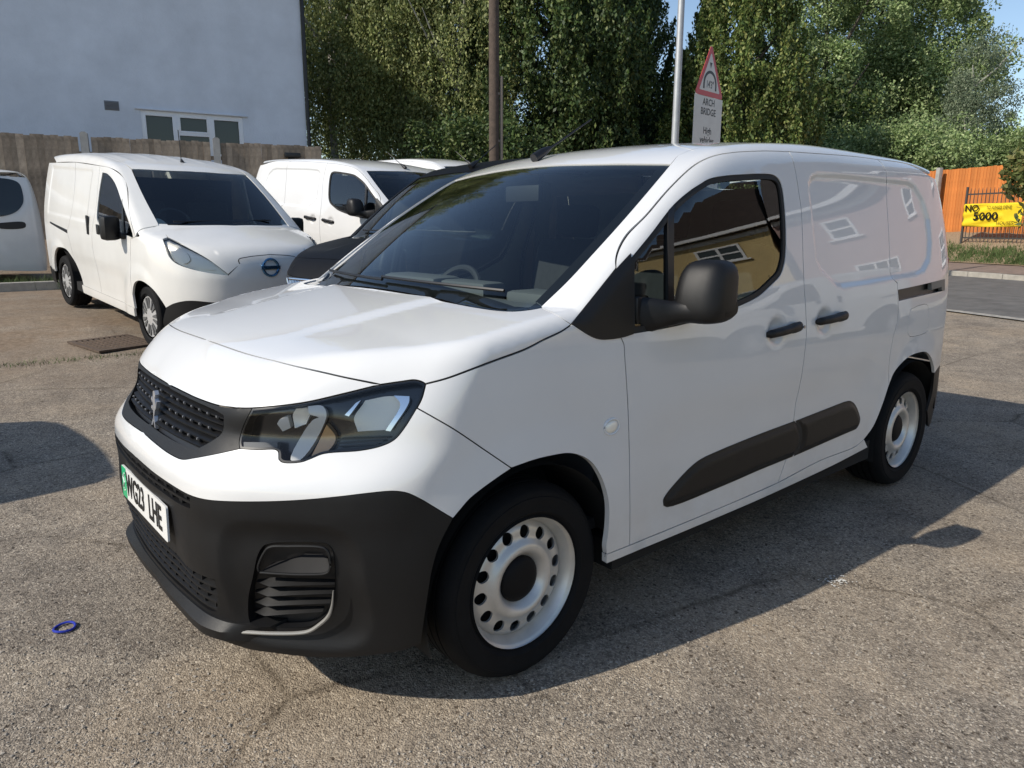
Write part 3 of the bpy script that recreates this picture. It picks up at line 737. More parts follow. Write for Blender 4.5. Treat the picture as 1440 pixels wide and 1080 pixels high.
        # scoop floor
        A = S.hit(np.array([(363,808),(393,810.5),(427,811.5),(458,809),(461,800)])); NA = gradient(S.f, A)
        B_ = S.hit(np.array([(372,803),(395,797),(420,789),(445,790),(452,794)])); NB = gradient(S.f, B_)
        V = mm(np.r_[A-NA*.014, B_-NB*.048]); k = len(A); F = [(i, i+1, k+i+1, k+i) for i in range(k-1)]
        o = mesh_from('scoop_floor', V, F, f, M_CAP, True)
        for i, (l, r_, th) in enumerate((((352.5,826.7), (467,827), 5.0), ((350,841), (465,840), 5.0), ((349,855), (461,854), 5.0), ((348,869), (450,866), 5.0))):
            xs = np.linspace(0, 1, 16); cen = np.c_[l[0]+(r_[0]-l[0])*xs, l[1]+(r_[1]-l[1])*xs]
            thk = np.interp(xs, [0, .2, .5, 1], [.3, 3.4, 2.4, 1.4])
            up = S.hit(cen+np.c_[0*xs, -thk]); lo = S.hit(cen+np.c_[0*xs, thk*.7]); Nu = gradient(S.f, up)
            prot = np.interp(xs, [0, .2, 1], [.030, .014, .020])[:, None]
            V = mm(np.r_[up-Nu*.04, lo-Nu*prot+Nu*0, lo-Nu*.04]); k = len(xs)
            F = [(j, j+1, k+j+1, k+j) for j in range(k-1)]+[(k+j, k+j+1, 2*k+j+1, 2*k+j) for j in range(k-1)]
            o = mesh_from('fin', V, F, f, M_PLAST, True, auto=25)
    return b
def van_grille(root, S=SV, chrome_bars=False):
    top = [(.13,0,.914),(.13,-.25,.913),(.145,-.40,.912),(.15,-.437,.908)]; sidep = [(.15,-.442,.905),(.14,-.443,.862),(.12,-.415,.835),(.085,-.372,.806)]; bot = [(.085,-.372,.806),(.07,-.30,.803),(.06,0,.803)]
    R = lambda l: l[::-1]
    panel(S, 'grille_surround', [R(GR_LOW), HL_LEFT, [(354,574),(332,574)], LIPC, [(.125,0,.923),(.122,0,.914)], top, sidep, bot, [(.06,0,.803),(.035,0,.780)]], (.9, .4, -.1), M_PLAST, root, h=.012, mirror='join', inset=.001, flange=.02, off=-.001)
    g = panel(S, 'front_grille', [top, sidep, bot, [(.06,0,.803),(.13,0,.914)]], (1, 0, 0), M_TRIM, root, h=.02, mirror='join', inset=-.006, flange=0, off=-.026)
    def half(z): return np.interp(z, [.803, .835, .862, .914], [.37, .413, .44, .436])
    for z in (.813, .8305, .848, .8655, .883, .9005):
        o = front_bar(S, 'slat', -half(z), half(z), z, .0045, .006, .026, M_PLAST, g, 40, tilt=.003); fix_normals(o)
    bm = bmesh.new()
    for j, z in enumerate((.822, .857, .892)):
        for i in range(-7, 8):
            y = (i+.5*(j % 2))*.058
            if abs(y) < half(z)-.02 and abs(y) > .05:
                x = front_x(S, [y], z)[0]; add_box(bm, (x+.014, y, z+.003), (.016, .018, .008), bevel=.002)
                add_box(bm, (x+.018, y+.022, z-.004), (.014, .012, .004))
    o = bm_obj('grille_tabs', bm, M_PLAST, g, False); o['kind'] = 'stuff'
    bm = bmesh.new()
    for j, z in enumerate((.822, .857, .892)):
        for i in range(-7, 8):
            y = (i+.5*(j % 2))*.058
            if abs(y) < half(z)-.02 and abs(y) > .05:
                x = front_x(S, [y], z)[0]; add_box(bm, (x+.008, y+.009, z+.004), (.006, .005, .006), bevel=.001)
    o = bm_obj('grille_studs', bm, M_EMB, g, False); o['kind'] = 'stuff'
    # chrome rampant-animal emblem
    x0 = front_x(S, [0.0], .85)[0]-.004
    bm = bmesh.new(); fr = lambda u, v, h: (x0+.10*(v)-h+.0, -u, .85+v)
    strokes = [[(-.010,.058),(.006,.062),(.016,.050),(.010,.036),(.020,.020),(.014,.000),(.006,-.020),(.016,-.040),(.024,-.058),(.012,-.058),(-.002,-.030),(-.006,.005),(-.012,.030)],
               [(-.012,.030),(-.026,.038),(-.030,.030),(-.016,.020)], [(-.008,.008),(-.024,.010),(-.028,.002),(-.010,-.004)],
               [(-.002,-.024),(-.014,-.040),(-.026,-.056),(-.016,-.058),(-.004,-.044),(.004,-.030)], [(.016,.0),(.026,.010),(.032,.030),(.028,.032),(.020,.014)]]
    for s in strokes: add_prism(bm, s, 0, .012, fr)
    bm_obj('emblem', bm, M_EMB, root, True, 20)
    return g
def van_lamp(root, S=SV):
    R = lambda l: l[::-1]
    loop = [HL_TIP, HL_REAR, HL_BOT, HL_BOT2, HL_LEFT, [(354,574),(424,567),(482.5,554),(535,541)]]
    lamp = empty('headlamp'); lamp.parent = root; lamp2 = empty('headlamp'); lamp2.parent = root
    def mk(*a, **k):
        x, y = panel(S, *a, parent=lamp, D=(.72, .68, -.1), mirror='copy', **k); y.parent = lamp2
    if True:
        mk('lens', loop, mat=M_LENS, h=.02, inset=.0015, flange=0, off=-.001)
        mk('housing', loop, mat=M_LAMPBLK, h=.03, inset=-.001, flange=0, off=-.045)
        mk('lens_rim', loop, mat=M_TRIM, h=.012, inset=.001, flange=.045, off=-.002, holes=[_rim_in(S, loop)], hole_flange=.02)
        mk('daytime_light', [[(431,570.5),(452,570.5),(457,588),(419,646),(406,645),(437,593),(446,588),(433,583),(431,570.5)]], mat=M_CLAW, h=.012, inset=0, flange=.02, off=-.012)
        mk('indicator', [[(456,600),(468.5,617),(456,634),(434,640)],[(434,640),(456,600)]], mat=M_AMBER, h=.012, inset=0, flange=.02, off=-.02)
        mk('main_reflector', [[(510,561),(541,555),(560,556)],[(560,556),(560,585),(542,606)],[(542,606),(499,609)],[(499,609),(494,590),(510,561)]], mat=M_REFL, h=.010, inset=0, flange=.02, off=-.022, fn=_bowl(S, (527,583), .10, .016))
        mk('light_frame', [[(553,555.5),(575,556.5)],[(575,556.5),(574,566),(548,607)],[(548,607),(541,606)],[(541,606),(562,568),(553,555.5)]], mat=M_CHROME, h=.012, inset=0, flange=.02, off=-.010)
        mk('light_frame', [[(506,562),(499,566)],[(499,566),(483,584)],[(483,584),(489,586)],[(489,586),(506,562)]], mat=M_CHROME, h=.012, inset=0, flange=.02, off=-.012)
        mk('inner_reflector', [[(409,573),(427,571)],[(427,571),(430,584),(424,602)],[(424,602),(408,607)],[(408,607),(404,590),(409,573)]], mat=M_REFL, h=.010, inset=0, flange=.02, off=-.03, fn=_bowl(S, (416,588), .05, .015))
        mk('inner_reflector', [[(399,590),(388,594),(383,601)],[(383,601),(391,610)],[(391,610),(403,606)],[(403,606),(399,590)]], mat=M_CLAW, h=.010, inset=0, flange=.02, off=-.026)
        for i in range(4):
            y0 = 617+i*4.2
            mk('fin', [[(472,y0+1),(545-i*7,y0-1.5-i*.4)],[(545-i*7,y0-1.5-i*.4),(544-i*7,y0+.3)],[(544-i*7,y0+.3),(472,y0+2.6)],[(472,y0+2.6),(472,y0+1)]], mat=M_TRIM, h=.012, inset=0, flange=.02, off=-.014)
        mk('lower_strip', [[(340,621),(388,622)],[(388,622),(388.5,631)],[(388.5,631),(340,628.5)],[(340,628.5),(340,621)]], mat=M_INTG, h=.012, inset=0, flange=.015, off=-.008)
def _rim_in(S, loop):
    B = basis((.72, .68, -.1)); L3 = S.loop3d(loop); L = np.c_[L3@B[1], L3@B[2]]; L = densify(L, .012)
    return S.down(offset_loop(L, .006), B)
def _bowl(S, px, r, dep):
    c = S.hit(np.array([px]))[0]
    def fn(P, N):
        d = np.linalg.norm(P-c, axis=1); k = dep*np.clip(1-(d/r)**2, 0, 1); Q = P-N*k[:, None]
        t = (P-c)-((P-c)*N).sum(1, keepdims=True)*N; n2 = N-t*(2*dep/r**2)*(d < r)[:, None]
        return Q, n2/np.linalg.norm(n2, axis=1, keepdims=True)
    return fn
def van_glass(root, S=SV):
    R = lambda l: l[::-1]
    half = S.loop3d([[(761.7,433)]+WS_SIDE[1:], WS_TOP]); lo = S.loop3d([COWL2]); lo = lo.copy(); lo[:, 0] += .012; lo[:, 2] += .004
    B = basis((.62, 0, -.78))
    mir = lambda P: P*np.array([1, -1, 1])
    L3 = np.r_[half, mir(half)[::-1], mir(lo), lo[::-1]]
    keep = [0]
    for i in range(1, len(L3)):
        if np.linalg.norm(L3[i]-L3[keep[-1]]) > .004: keep.append(i)
    if np.linalg.norm(L3[keep[-1]]-L3[keep[0]]) < .004: keep.pop()
    L3 = L3[keep]
    to2 = lambda P: np.c_[P@B[1], P@B[2]]
    ring = offset_loop(densify(to2(L3), .02), .042)
    vmin = ring[:, 1].min(); ring[:, 1] = np.maximum(ring[:, 1], vmin+.03)
    H3 = S.down(ring, B)
    ws = panel(S, 'windscreen', None, (.62, 0, -.78), M_GLASS, root, h=.05, inset=.0, flange=0, off=-.004, pts3=L3)
    panel(S, 'windscreen_border', None, (.62, 0, -.78), M_TRIM, root, h=.02, inset=.001, flange=.02, off=-.006, pts3=L3, holes=[H3], hole_flange=0)
    # side windows
    WL = S.loop3d(WIN); Bs = basis((0, 1, 0)); W2 = densify(np.c_[WL@Bs[1], WL@Bs[2]], .015)
    inn = S.down(offset_loop(W2, .020), Bs)
    for sgn in (1, -1):
        pass
    panel(S, 'window_seal', WIN, (0, 1, 0), M_RUB, root, h=.012, inset=.001, flange=.01, off=-.003, holes=[inn], hole_flange=.012, mirror='copy')
    panel(S, 'window_glass', WIN, (0, 1, 0), M_GLASSD, root, h=.04, inset=.012, flange=0, off=-.010, mirror='copy')
    panel(S, 'window_divider', [[(939.5,296),(948,287)],[(948,287),(948,412),(948,459)],[(948,459),(940,461)],[(940,461),(939.5,400),(939.5,296)]], (0, 1, 0), M_TRIM, root, h=.02, inset=0, flange=.02, off=.0, mirror='copy')
    panel(S, 'corner_trim', SAIL, (.15, 1, -.1), M_PLAST, root, h=.014, inset=-.001, flange=.012, off=.004, mirror='copy')
def van_mirror(root, S=SV):
    for sgn in (1, -1):
        m = empty('door_mirror'); m.parent = root
        bm = bmesh.new(); c = np.array([1.548, -1.018, 1.212]); n1, n2 = 28, 20; rings = []
        def sp(v, e): return math.copysign(abs(v)**e, v)
        for j in range(n2+1):
            ph = -math.pi/2+math.pi*j/n2; row = []
            for i in range(n1):
                th = 2*math.pi*i/n1
                z = .104*sp(math.sin(ph), .62); k = sp(math.cos(ph), .5)
                u = k*sp(math.cos(th), .62); v = k*sp(math.sin(th), .62)
                zz = z/.104
                hw = .080-.004*zz; dx = .078*(1-.10*zz)
                x = u*dx; y = v*hw
                if x > 0: x = min(x, .055)
                # lean: upper part set back, outer part swept back
                x += .020*zz*(1 if zz > 0 else .3)+.25*(-v*hw)*1.0
                row.append(bm.verts.new((c[0]+x, (c[1]+y)*sgn, c[2]+z)))
            rings.append(row)
        for j in range(n2):
            for i in range(n1):
                q = (rings[j][i], rings[j][(i+1) % n1], rings[j+1][(i+1) % n1], rings[j+1][i])
                try: bm.faces.new(q)
                except ValueError: pass
        bmesh.ops.remove_doubles(bm, verts=bm.verts, dist=.0005)
        bm_obj('mirror_housing', bm, M_PLAST, m, True, 60)
        # swept arm running out along the lower half of the housing
        bm = bmesh.new()
        secs = [((1.365, -.872, 1.135), .035, .062), ((1.40, -.915, 1.137), .034, .056), ((1.45, -.945, 1.140), .034, .042), ((1.50, -.968, 1.146), .056, .040), ((1.535, -.998, 1.150), .078, .042), ((1.555, -1.035, 1.152), .082, .043), ((1.570, -1.075, 1.156), .066, .038), ((1.582, -1.096, 1.160), .036, .024)]
        rr = []
        for (p, a, b) in secs:
            rr.append([bm.verts.new((p[0]+a*sp(math.cos(t), .7), (p[1]-.25*a*math.cos(t)*0)*sgn, p[2]+b*sp(math.sin(t), .7))) for t in np.linspace(0, 2*math.pi, 16, endpoint=False)])
        for a, b in zip(rr[:-1], rr[1:]):
            for i in range(16): bm.faces.new((a[i], a[(i+1) % 16], b[(i+1) % 16], b[i]))
        bm.faces.new(rr[0]); bm.faces.new(rr[-1][::-1])
        bm_obj('mirror_arm', bm, M_PLAST, m, True, 50)
        # base on the door
        bm = bmesh.new(); add_box(bm, (1.375, -.868*sgn, 1.135), (.10, .05, .13), Matrix.Rotation(.3*sgn, 3, 'Z'), .015); bm_obj('mirror_base', bm, M_TRIM, m)
        bm = bmesh.new(); add_box(bm, (1.612, -1.018*sgn, 1.215), (.004, .125, .165), Matrix.Rotation(-.24*sgn, 3, 'Z'), .0015); bm_obj('mirror_glass', bm, M_CHROME, m)
def van_handles(root, S=SV):
    for pa, pb, cyl in (((1077.5,470.5), (1122.5,457.5), True), ((1146.5,452.5), (1185.5,442.5), False)):
        A, B_ = S.hit(np.array([pa, pb])); d = B_-A; L = np.linalg.norm(d); d /= L
        for sgn in (1, -1):
            bm = bmesh.new(); n = 14; rings = []
            for i in range(n+1):
                t = i/n; p = A+d*L*t
                hh = np.interp(t, [0, .06, .3, .65, .72, .94, 1], [.010, .017, .018, .0185, .022, .021, .012]); out = np.interp(t, [0, .08, .35, .7, .93, 1], [.012, .030, .040, .040, .034, .014])
                rings.append([bm.verts.new((p[0], (-.921-out*.5*(1-math.cos(a))*1.0+.004)*sgn, p[2]+hh*math.sin(a))) for a in np.linspace(0, 2*math.pi, 12, endpoint=False)])
            for a, b in zip(rings[:-1], rings[1:]):
                for i in range(12): bm.faces.new((a[i], a[(i+1) % 12], b[(i+1) % 12], b[i]))
            bm.faces.new(rings[0]); bm.faces.new(rings[-1][::-1])
            o = bm_obj('door_handle', bm, M_PLAST, root, True, 60)
            if cyl:
                p = A+d*L*.93; bm = bmesh.new(); add_tube(bm, [(p[0], (-.948)*sgn, p[2]), (p[0], -.957*sgn, p[2])], .007, 12); bm_obj('lock_cylinder', bm, M_CHROME, o)
def van_trim(root, S=SV):
    zr = .56
    panel(S, 'side_moulding', MOLD_F, (0, 1, 0), M_PLAST, root, h=.012, inset=.0, flange=.012, off=.002, mirror='copy', fn=proud(S, MOLD_F, .013, .035))
    panel(S, 'side_moulding', MOLD_R, (0, 1, 0), M_PLAST, root, h=.012, inset=.0, flange=.012, off=.002, mirror='copy', fn=proud(S, MOLD_R, .013, .035))
    panel(S, 'moulding_joint', [[(1115,594),(1122,594)],[(1122,594),(1129,605),(1127,628),(1119,638)],[(1119,638),(1112,640)],[(1112,640),(1119,625),(1121,605),(1115,594)]], (0, 1, 0), M_RUB, root, h=.02, inset=0, flange=.004, off=.004, mirror='copy')
    # rail: recessed track behind the slot and its grey end cover
    panel(S, 'slide_rail', RAILH, (-.1, 1, 0), M_TRIM, root, h=.03, inset=-.004, flange=0, off=-.028, mirror='copy')
    panel(S, 'rail_cover', [[(1310,397),(1328.6,392.4)],[(1328.6,392.4),(1328.6,408)],[(1328.6,408),(1325,409),(1324,403.5)],[(1324,403.5),(1310,407.5)],[(1310,407.5),(1310,397)]], (-.1, 1, 0), M_SATIN2, root, h=.02, inset=0, flange=.02, off=.001, mirror='copy')
    P = S.hit(np.array([(860,600)]))[0]
    for sgn in (1, -1):
        bm = bmesh.new(); bmesh.ops.create_uvsphere(bm, u_segments=16, v_segments=10, radius=1, matrix=Matrix.Translation((P[0], (P[1]+.002)*sgn, P[2])) @ Matrix.Diagonal((.030, .010, .021, 1)))
        o = bm_obj('side_repeater', bm, M_REFL, root)
        bm = bmesh.new(); add_tube(bm, [(P[0]+.036*math.cos(t), (P[1]-.001)*sgn, P[2]+.026*math.sin(t)) for t in np.linspace(0, 2*math.pi, 25)], .004, 6, False); bm_obj('repeater_rim', bm, M_WHITE, root)
    # antenna
    b0 = np.array([1.79, .06, 1.728]); bm = bmesh.new()
    add_tube(bm, [b0+(-.05, 0, -.012), b0+(.0, 0, .016), b0+(.035, 0, .034), b0+(.05, 0, .04)], [.022, .020, .012, .008], 12)
    add_tube(bm, [b0+(.04, 0, .034), b0+(.31, 0, .185)], [.0052, .0034], 8)
    bm_obj('antenna', bm, M_TRIM, root)
    # wipers
    for a, b in ((-.62, .0), (-.02, .64)):
        pts = []
        for t in np.linspace(0, 1, 12):
            y = a+(b-a)*t; x = .905+.26*y*y+.012*t
            pts.append((x, y, van_top(np.array([x]), np.array([abs(y)]))[0]+.016))
        bm = bmesh.new(); add_tube(bm, pts, .006, 6); bm_obj('wiper', bm, M_TRIM, root)
    # windscreen scuttle
    V = []; F = []; ys = np.linspace(-.76, .76, 40)
    for y in ys:
        xs = .872+.27*y*y; V += [(xs, y, 1.172), (xs+.11, y, 1.150), (xs+.17, y, 1.25)]
    for i in range(39): F += [(3*i, 3*i+1, 3*i+4, 3*i+3)]
    mesh_from('scuttle_panel', V, F, root, M_TRIM, True)
    # underbody and rear bumper
    bm = bmesh.new(); add_box(bm, (2.25, 0, .27), (3.95, 1.08, .10)); add_box(bm, (2.28, 0, .29), (1.98, 1.74, .10)); bm_obj('underbody', bm, M_DARK, root, False)
    panel(S, 'rear_bumper', [[(1314,525),(1318,519),(4.17,-.85,.64),(4.28,-.78,.62),(4.4,0,.62)], [(4.4,0,.62),(4.4,0,.25)], [(4.4,0,.25),(4.3,-.7,.25),(4.08,-.88,.27),(1304,578)], [(1304,578),(1311,552),(1314,525)]], (-.6, .8, 0), M_PLAST, root, h=.03, mirror='join', inset=.001)
    for sgn in (1, -1):
        bm = bmesh.new(); 
        for i, (zz, hh) in enumerate(((.98, .16), (1.16, .18))): add_box(bm, (4.215, -.775*sgn, zz), (.08, .05, hh), Matrix.Rotation(.6*sgn, 3, 'Z'), .012)
        bm_obj('tail_lamp', bm, M_REDL, root)
M_SATIN2 = pmat('grey_rail_cover', (.16, .155, .14), .5)
def van_gaps(root, S=SV):  # dark backing strips give the panel gaps their shade by colour
    R = lambda l: l[::-1]
    ribbon(S, 'door_gap_shade', [[(885.5,767)]+R(DGAP)[1:]], None, root); ribbon(S, 'door_gap_shade', [ATOP, STOP], None, root); ribbon(S, 'door_gap_shade', [BGAP], None, root)
    ribbon(S, 'door_gap_shade', [SGAP, SGAP2], None, root); ribbon(S, 'door_gap_shade', [SILL_U], None, root); ribbon(S, 'wing_gap_shade', [FGAP], None, root)
    ribbon(S, 'bonnet_gap_shade', [[(598,540)]+SIDEL[1:]], None, root); ribbon(S, 'bonnet_gap_shade', [SHUT], None, root); ribbon(S, 'bonnet_gap_shade', [COWL], None, root)
    ribbon(S, 'flap_gap_shade', FLAP, None, root, mirror=False)
def van_plate(root, S=SV):
    bm = bmesh.new(); Mx = frame((.0115, 0, .5585), (0, -1, 0), (.03, 0, 1), (-1, 0, .03))
    p = []
    w, h, r = .26, .0555, .008
    for cx, cy, a0 in ((w-r, h-r, 0), (-w+r, h-r, 90), (-w+r, -h+r, 180), (w-r, -h+r, 270)):
        for k in range(5): a = math.radians(a0+22.5*k); p.append((cx+r*math.cos(a), cy+r*math.sin(a)))
    add_prism(bm, p, -.006, .0, lambda u, v, q: Mx @ Vector((u, v, q)))
    pl = bm_obj('number_plate', bm, M_PLATEW, root, False)
    bm = bmesh.new(); add_prism(bm, [(-.258, -.0535), (-.205, -.0535), (-.205, .0535), (-.258, .0535)], .0, .0012, lambda u, v, q: Mx @ Vector((u, v, q))); bm_obj('green_band', bm, M_PLATEG, pl, False)
    text_mesh('plate_text', 'WG23', .110, M_INK, pl, Mx @ Matrix.Translation((-.092, -.001, .0014)), offset=.0020, xs=.74)
    text_mesh('plate_text', 'LHE', .110, M_INK, pl, Mx @ Matrix.Translation((.140, -.001, .0014)), offset=.0020, xs=.76)
    bm = bmesh.new(); add_tube(bm, [Mx @ Vector(q) for q in ((-.226, -.03, .002), (-.238, -.015, .002), (-.222, .002, .002), (-.236, .018, .002), (-.22, .034, .002))], .0035, 6); bm_obj('band_mark', bm, M_PLATEW, pl)
def van_cabin(root, S=SV):
    # dashboard
    bm = bmesh.new(); n = 30; prof = lambda y: [(.93+.25*y*y*.6, 1.135), (1.10, 1.150), (1.27, 1.150), (1.36, 1.115), (1.40, 1.02), (1.33, .80), (1.25, .55)]
    rows = [[bm.verts.new((x, y, z)) for x, z in prof(y)] for y in np.linspace(-.80, .80, n)]
    for a, b in zip(rows[:-1], rows[1:]):
        for i in range(len(a)-1): bm.faces.new((a[i], a[i+1], b[i+1], b[i]))
    bm_obj('dashboard', bm, M_INTG, root, True, 40)
    bm = bmesh.new(); add_box(bm, (1.33, .36, 1.16), (.16, .42, .10), None, .03); add_box(bm, (1.33, -.02, 1.165), (.12, .30, .075), None, .02); add_box(bm, (1.33, -.50, 1.16), (.16, .34, .055), None, .02); bm_obj('instrument_hood', bm, M_INTG, root)
    # steering wheel
    sw = empty('steering_wheel', (1.50, .37, 1.07)); sw.parent = root; sw.rotation_euler = (0, math.radians(-62), 0)
    bm = bmesh.new(); add_tube(bm, [(.18*math.cos(t), .185*math.sin(t), 0) for t in np.linspace(0, 2*math.pi, 41)], .016, 8, False); bm_obj('wheel_ring', bm, M_INT, sw)
    bm = bmesh.new(); add_box(bm, (0, 0, -.02), (.13, .16, .05), None, .02); add_box(bm, (0, 0, -.02), (.03, .36, .02), None, .006); add_box(bm, (-.09, 0, -.02), (.16, .03, .02), None, .006); bm_obj('wheel_boss', bm, M_INT, sw)
    for y, wd in ((.38, .46), (-.20, .42), (-.60, .40)):
        s = empty('seat', (2.0, y, .55)); s.parent = root
        bm = bmesh.new(); add_box(bm, (-.05, 0, .17), (.50, wd, .16), None, .05); bm_obj('cushion', bm, M_SEAT, s)
        bm = bmesh.new(); add_box(bm, (.26, 0, .50), (.15, wd-.02, .62), Matrix.Rotation(.2, 3, 'Y'), .055); bm_obj('backrest', bm, M_SEAT, s)
        bm = bmesh.new(); add_box(bm, (.35, 0, .90), (.10, .25, .17), Matrix.Rotation(.15, 3, 'Y'), .04); bm_obj('headrest', bm, M_SEAT, s)
    bm = bmesh.new(); add_box(bm, (2.52, 0, .66), (.03, 1.56, .84)); add_box(bm, (2.51, 0, 1.34), (.03, 1.40, .50)); bm_obj('bulkhead', bm, M_BULK, root, False)
    bm = bmesh.new(); add_box(bm, (2.1, 0, .40), (1.9, 1.6, .04)); bm_obj('cabin_floor', bm, M_INT, root, False)
    # headlining and inner door cards
    V = []; F = []; xs = np.linspace(1.80, 2.5, 12); ys = np.linspace(-.60, .60, 14)
    for x in xs:
        for y in ys: V.append((x, y, van_top(np.array([x]), np.array([abs(y)]))[0]-.045))
    for i in range(11):
        for j in range(13): F.append((i*14+j, i*14+j+1, i*14+15+j, i*14+14+j))
    mesh_from('headlining', V, F, root, M_BULK, True)
    for sgn in (1, -1):
        bm = bmesh.new(); add_box(bm, (1.9, -.83*sgn, .75), (1.05, .03, .62), None, .01); add_box(bm, (1.95, -.80*sgn, .92), (.6, .07, .05), None, .015); bm_obj('door_card', bm, M_INT, root)
        # inner B-pillar trim and seat belt
        bm = bmesh.new(); add_tube(bm, [(2.46, -.80*sgn, 1.05), (2.44, -.765*sgn, 1.35), (2.40, -.70*sgn, 1.66)], [.05, .045, .04], 8); bm_obj('pillar_trim', bm, M_BULK, root)
    # mirror and visor inside the screen
    bm = bmesh.new(); add_box(bm, (1.63, 0, 1.56), (.03, .22, .07), None, .012); bm_obj('rear_view_mirror', bm, M_INT, root)
    for y in (.36, -.36):
        bm = bmesh.new(); add_box(bm, (1.80, y, 1.635), (.16, .34, .015), Matrix.Rotation(-.25, 3, 'Y'), .006); bm_obj('sun_visor', bm, M_BULK, root)
def build_van(root, paint):
    build_body(root, paint); van_bumper(root); van_grille(root); van_lamp(root); van_glass(root); van_mirror(root); van_handles(root); van_trim(root); van_gaps(root); van_cabin(root)
    for cx in (FWX, RWX):
        for sgn in (1, -1):
            add_wheel(root, (cx, -.867*sgn, WZ), sgn); arch_liner(root, cx, -sgn)
build_van(V, M_WHITE); van_plate(V)
# ================================================================ ground sheet, road, kerbs, verge
def ground_mat():
    m, t, b = new_mat('worn_tarmac'); N = t.nodes; L = t.links
    tc = N.new('ShaderNodeTexCoord'); mp = N.new('ShaderNodeMapping'); L.new(tc.outputs['Object'], mp.inputs['Vector'])
    mp.inputs['Scale'].default_value = (1, 1, .2)
    def noise(scale, det=5, rough=.6, src=mp):
        n = N.new('ShaderNodeTexNoise'); n.inputs['Scale'].default_value = scale; n.inputs['Detail'].default_value = det; n.inputs['Roughness'].default_value = rough
        L.new(src.outputs[0], n.inputs['Vector']); return n
    def ramp(src, stops):
        r = N.new('ShaderNodeValToRGB'); e = r.color_ramp.elements
        while len(e) < len(stops): e.new(.5)
        for q, (p, c) in zip(e, stops): q.position = p; q.color = (*c, 1)
        L.new(src, r.inputs['Fac']); return r
    def mix(f, a, bb, mode='MIX'):
        x = N.new('ShaderNodeMix'); x.data_type = 'RGBA'; x.blend_type = mode
        if hasattr(f, 'is_linked'): L.new(f, x.inputs['Factor'])
        else: x.inputs['Factor'].default_value = f
        L.new(a, x.inputs['A']); L.new(bb, x.inputs['B']); return x.outputs['Result']
    # stones in worn binder, two sizes
    v1 = N.new('ShaderNodeTexVoronoi'); v1.inputs['Scale'].default_value = 185; v1.inputs['Randomness'].default_value = 1; L.new(mp.outputs[0], v1.inputs['Vector'])
    v2 = N.new('ShaderNodeTexVoronoi'); v2.inputs['Scale'].default_value = 105; L.new(mp.outputs[0], v2.inputs['Vector'])
    stone = ramp(v1.outputs['Color'], [(.0, (.085, .072, .060)), (.35, (.195, .166, .136)), (.6, (.295, .252, .203)), (.82, (.42, .365, .295)), (1, (.68, .62, .53))])
    stone2 = ramp(v2.outputs['Color'], [(.0, (.055, .048, .042)), (.4, (.20, .170, .140)), (.75, (.335, .285, .228)), (1, (.54, .48, .405))])
    sel = noise(30, 3); sr = ramp(sel.outputs['Fac'], [(.42, (0, 0, 0)), (.62, (1, 1, 1))])
    col = mix(sr.outputs['Color'], stone.outputs['Color'], stone2.outputs['Color'])
    # broad wear: darker binder patches, dusty tan patches
    big = noise(.55, 6, .65); br = ramp(big.outputs['Fac'], [(.30, (.62, .62, .64)), (.52, (1, 1, 1)), (.75, (1.10, 1.05, .97))])
    col = mix(1.0, col, br.outputs['Color'], 'MULTIPLY')
    mid = noise(3.2, 6, .7); mr = ramp(mid.outputs['Fac'], [(.30, (.66, .65, .65)), (.55, (1, 1, 1)), (.8, (1.12, 1.1, 1.06))])
    col = mix(.9, col, mr.outputs['Color'], 'MULTIPLY')
    dust = ramp(noise(.8, 5, .6).outputs['Fac'], [(.48, (0, 0, 0)), (.72, (.30, .30, .30))]); dc = N.new('ShaderNodeRGB'); dc.outputs[0].default_value = (.42, .315, .205, 1)
    col = mix(dust.outputs['Color'], col, dc.outputs[0])
    # dark pits where stones have come out
    v3 = N.new('ShaderNodeTexVoronoi'); v3.inputs['Scale'].default_value = 100; L.new(mp.outputs[0], v3.inputs['Vector'])
    pr = ramp(v3.outputs['Color'], [(.0, (.22, .2, .18)), (.10, (.45, .42, .4)), (.16, (1, 1, 1))]); col = mix(1.0, col, pr.outputs['Color'], 'MULTIPLY')
    wt = N.new('ShaderNodeRGB'); wt.outputs[0].default_value = (1.10, 1.095, 1.07, 1); col = mix(1.0, col, wt.outputs[0], 'MULTIPLY')
    # fine cracks and old oil stains
    wv = N.new('ShaderNodeMix'); wv.data_type = 'VECTOR'; wv.inputs['Factor'].default_value = .09; nw = noise(2.2, 4, .6); L.new(mp.outputs[0], wv.inputs['A']); L.new(nw.outputs['Color'], wv.inputs['B'])
    ck = N.new('ShaderNodeTexVoronoi'); ck.feature = 'DISTANCE_TO_EDGE'; ck.inputs['Scale'].default_value = .75; L.new(wv.outputs['Result'], ck.inputs['Vector'])
    cr = ramp(ck.outputs['Distance'], [(.0, (.45, .43, .41)), (.006, (.7, .69, .67)), (.014, (1, 1, 1))]); ckm = ramp(noise(.7, 3).outputs['Fac'], [(.46, (0, 0, 0)), (.58, (.8, .8, .8))]); col = mix(ckm.outputs['Color'], col, mix(1.0, col, cr.outputs['Color'], 'MULTIPLY'))
    oil = ramp(noise(1.7, 4, .55).outputs['Fac'], [(.66, (1, 1, 1)), (.76, (.55, .53, .51))]); col = mix(1.0, col, oil.outputs['Color'], 'MULTIPLY')
    # earth and dust towards the back of the yard (further in y, left of the vans)
    sp = N.new('ShaderNodeSeparateXYZ'); L.new(tc.outputs['Object'], sp.inputs[0])
    mrg = N.new('ShaderNodeMapRange'); mrg.inputs['From Min'].default_value = 3.2; mrg.inputs['From Max'].default_value = 6.0; L.new(sp.outputs['Y'], mrg.inputs['Value'])
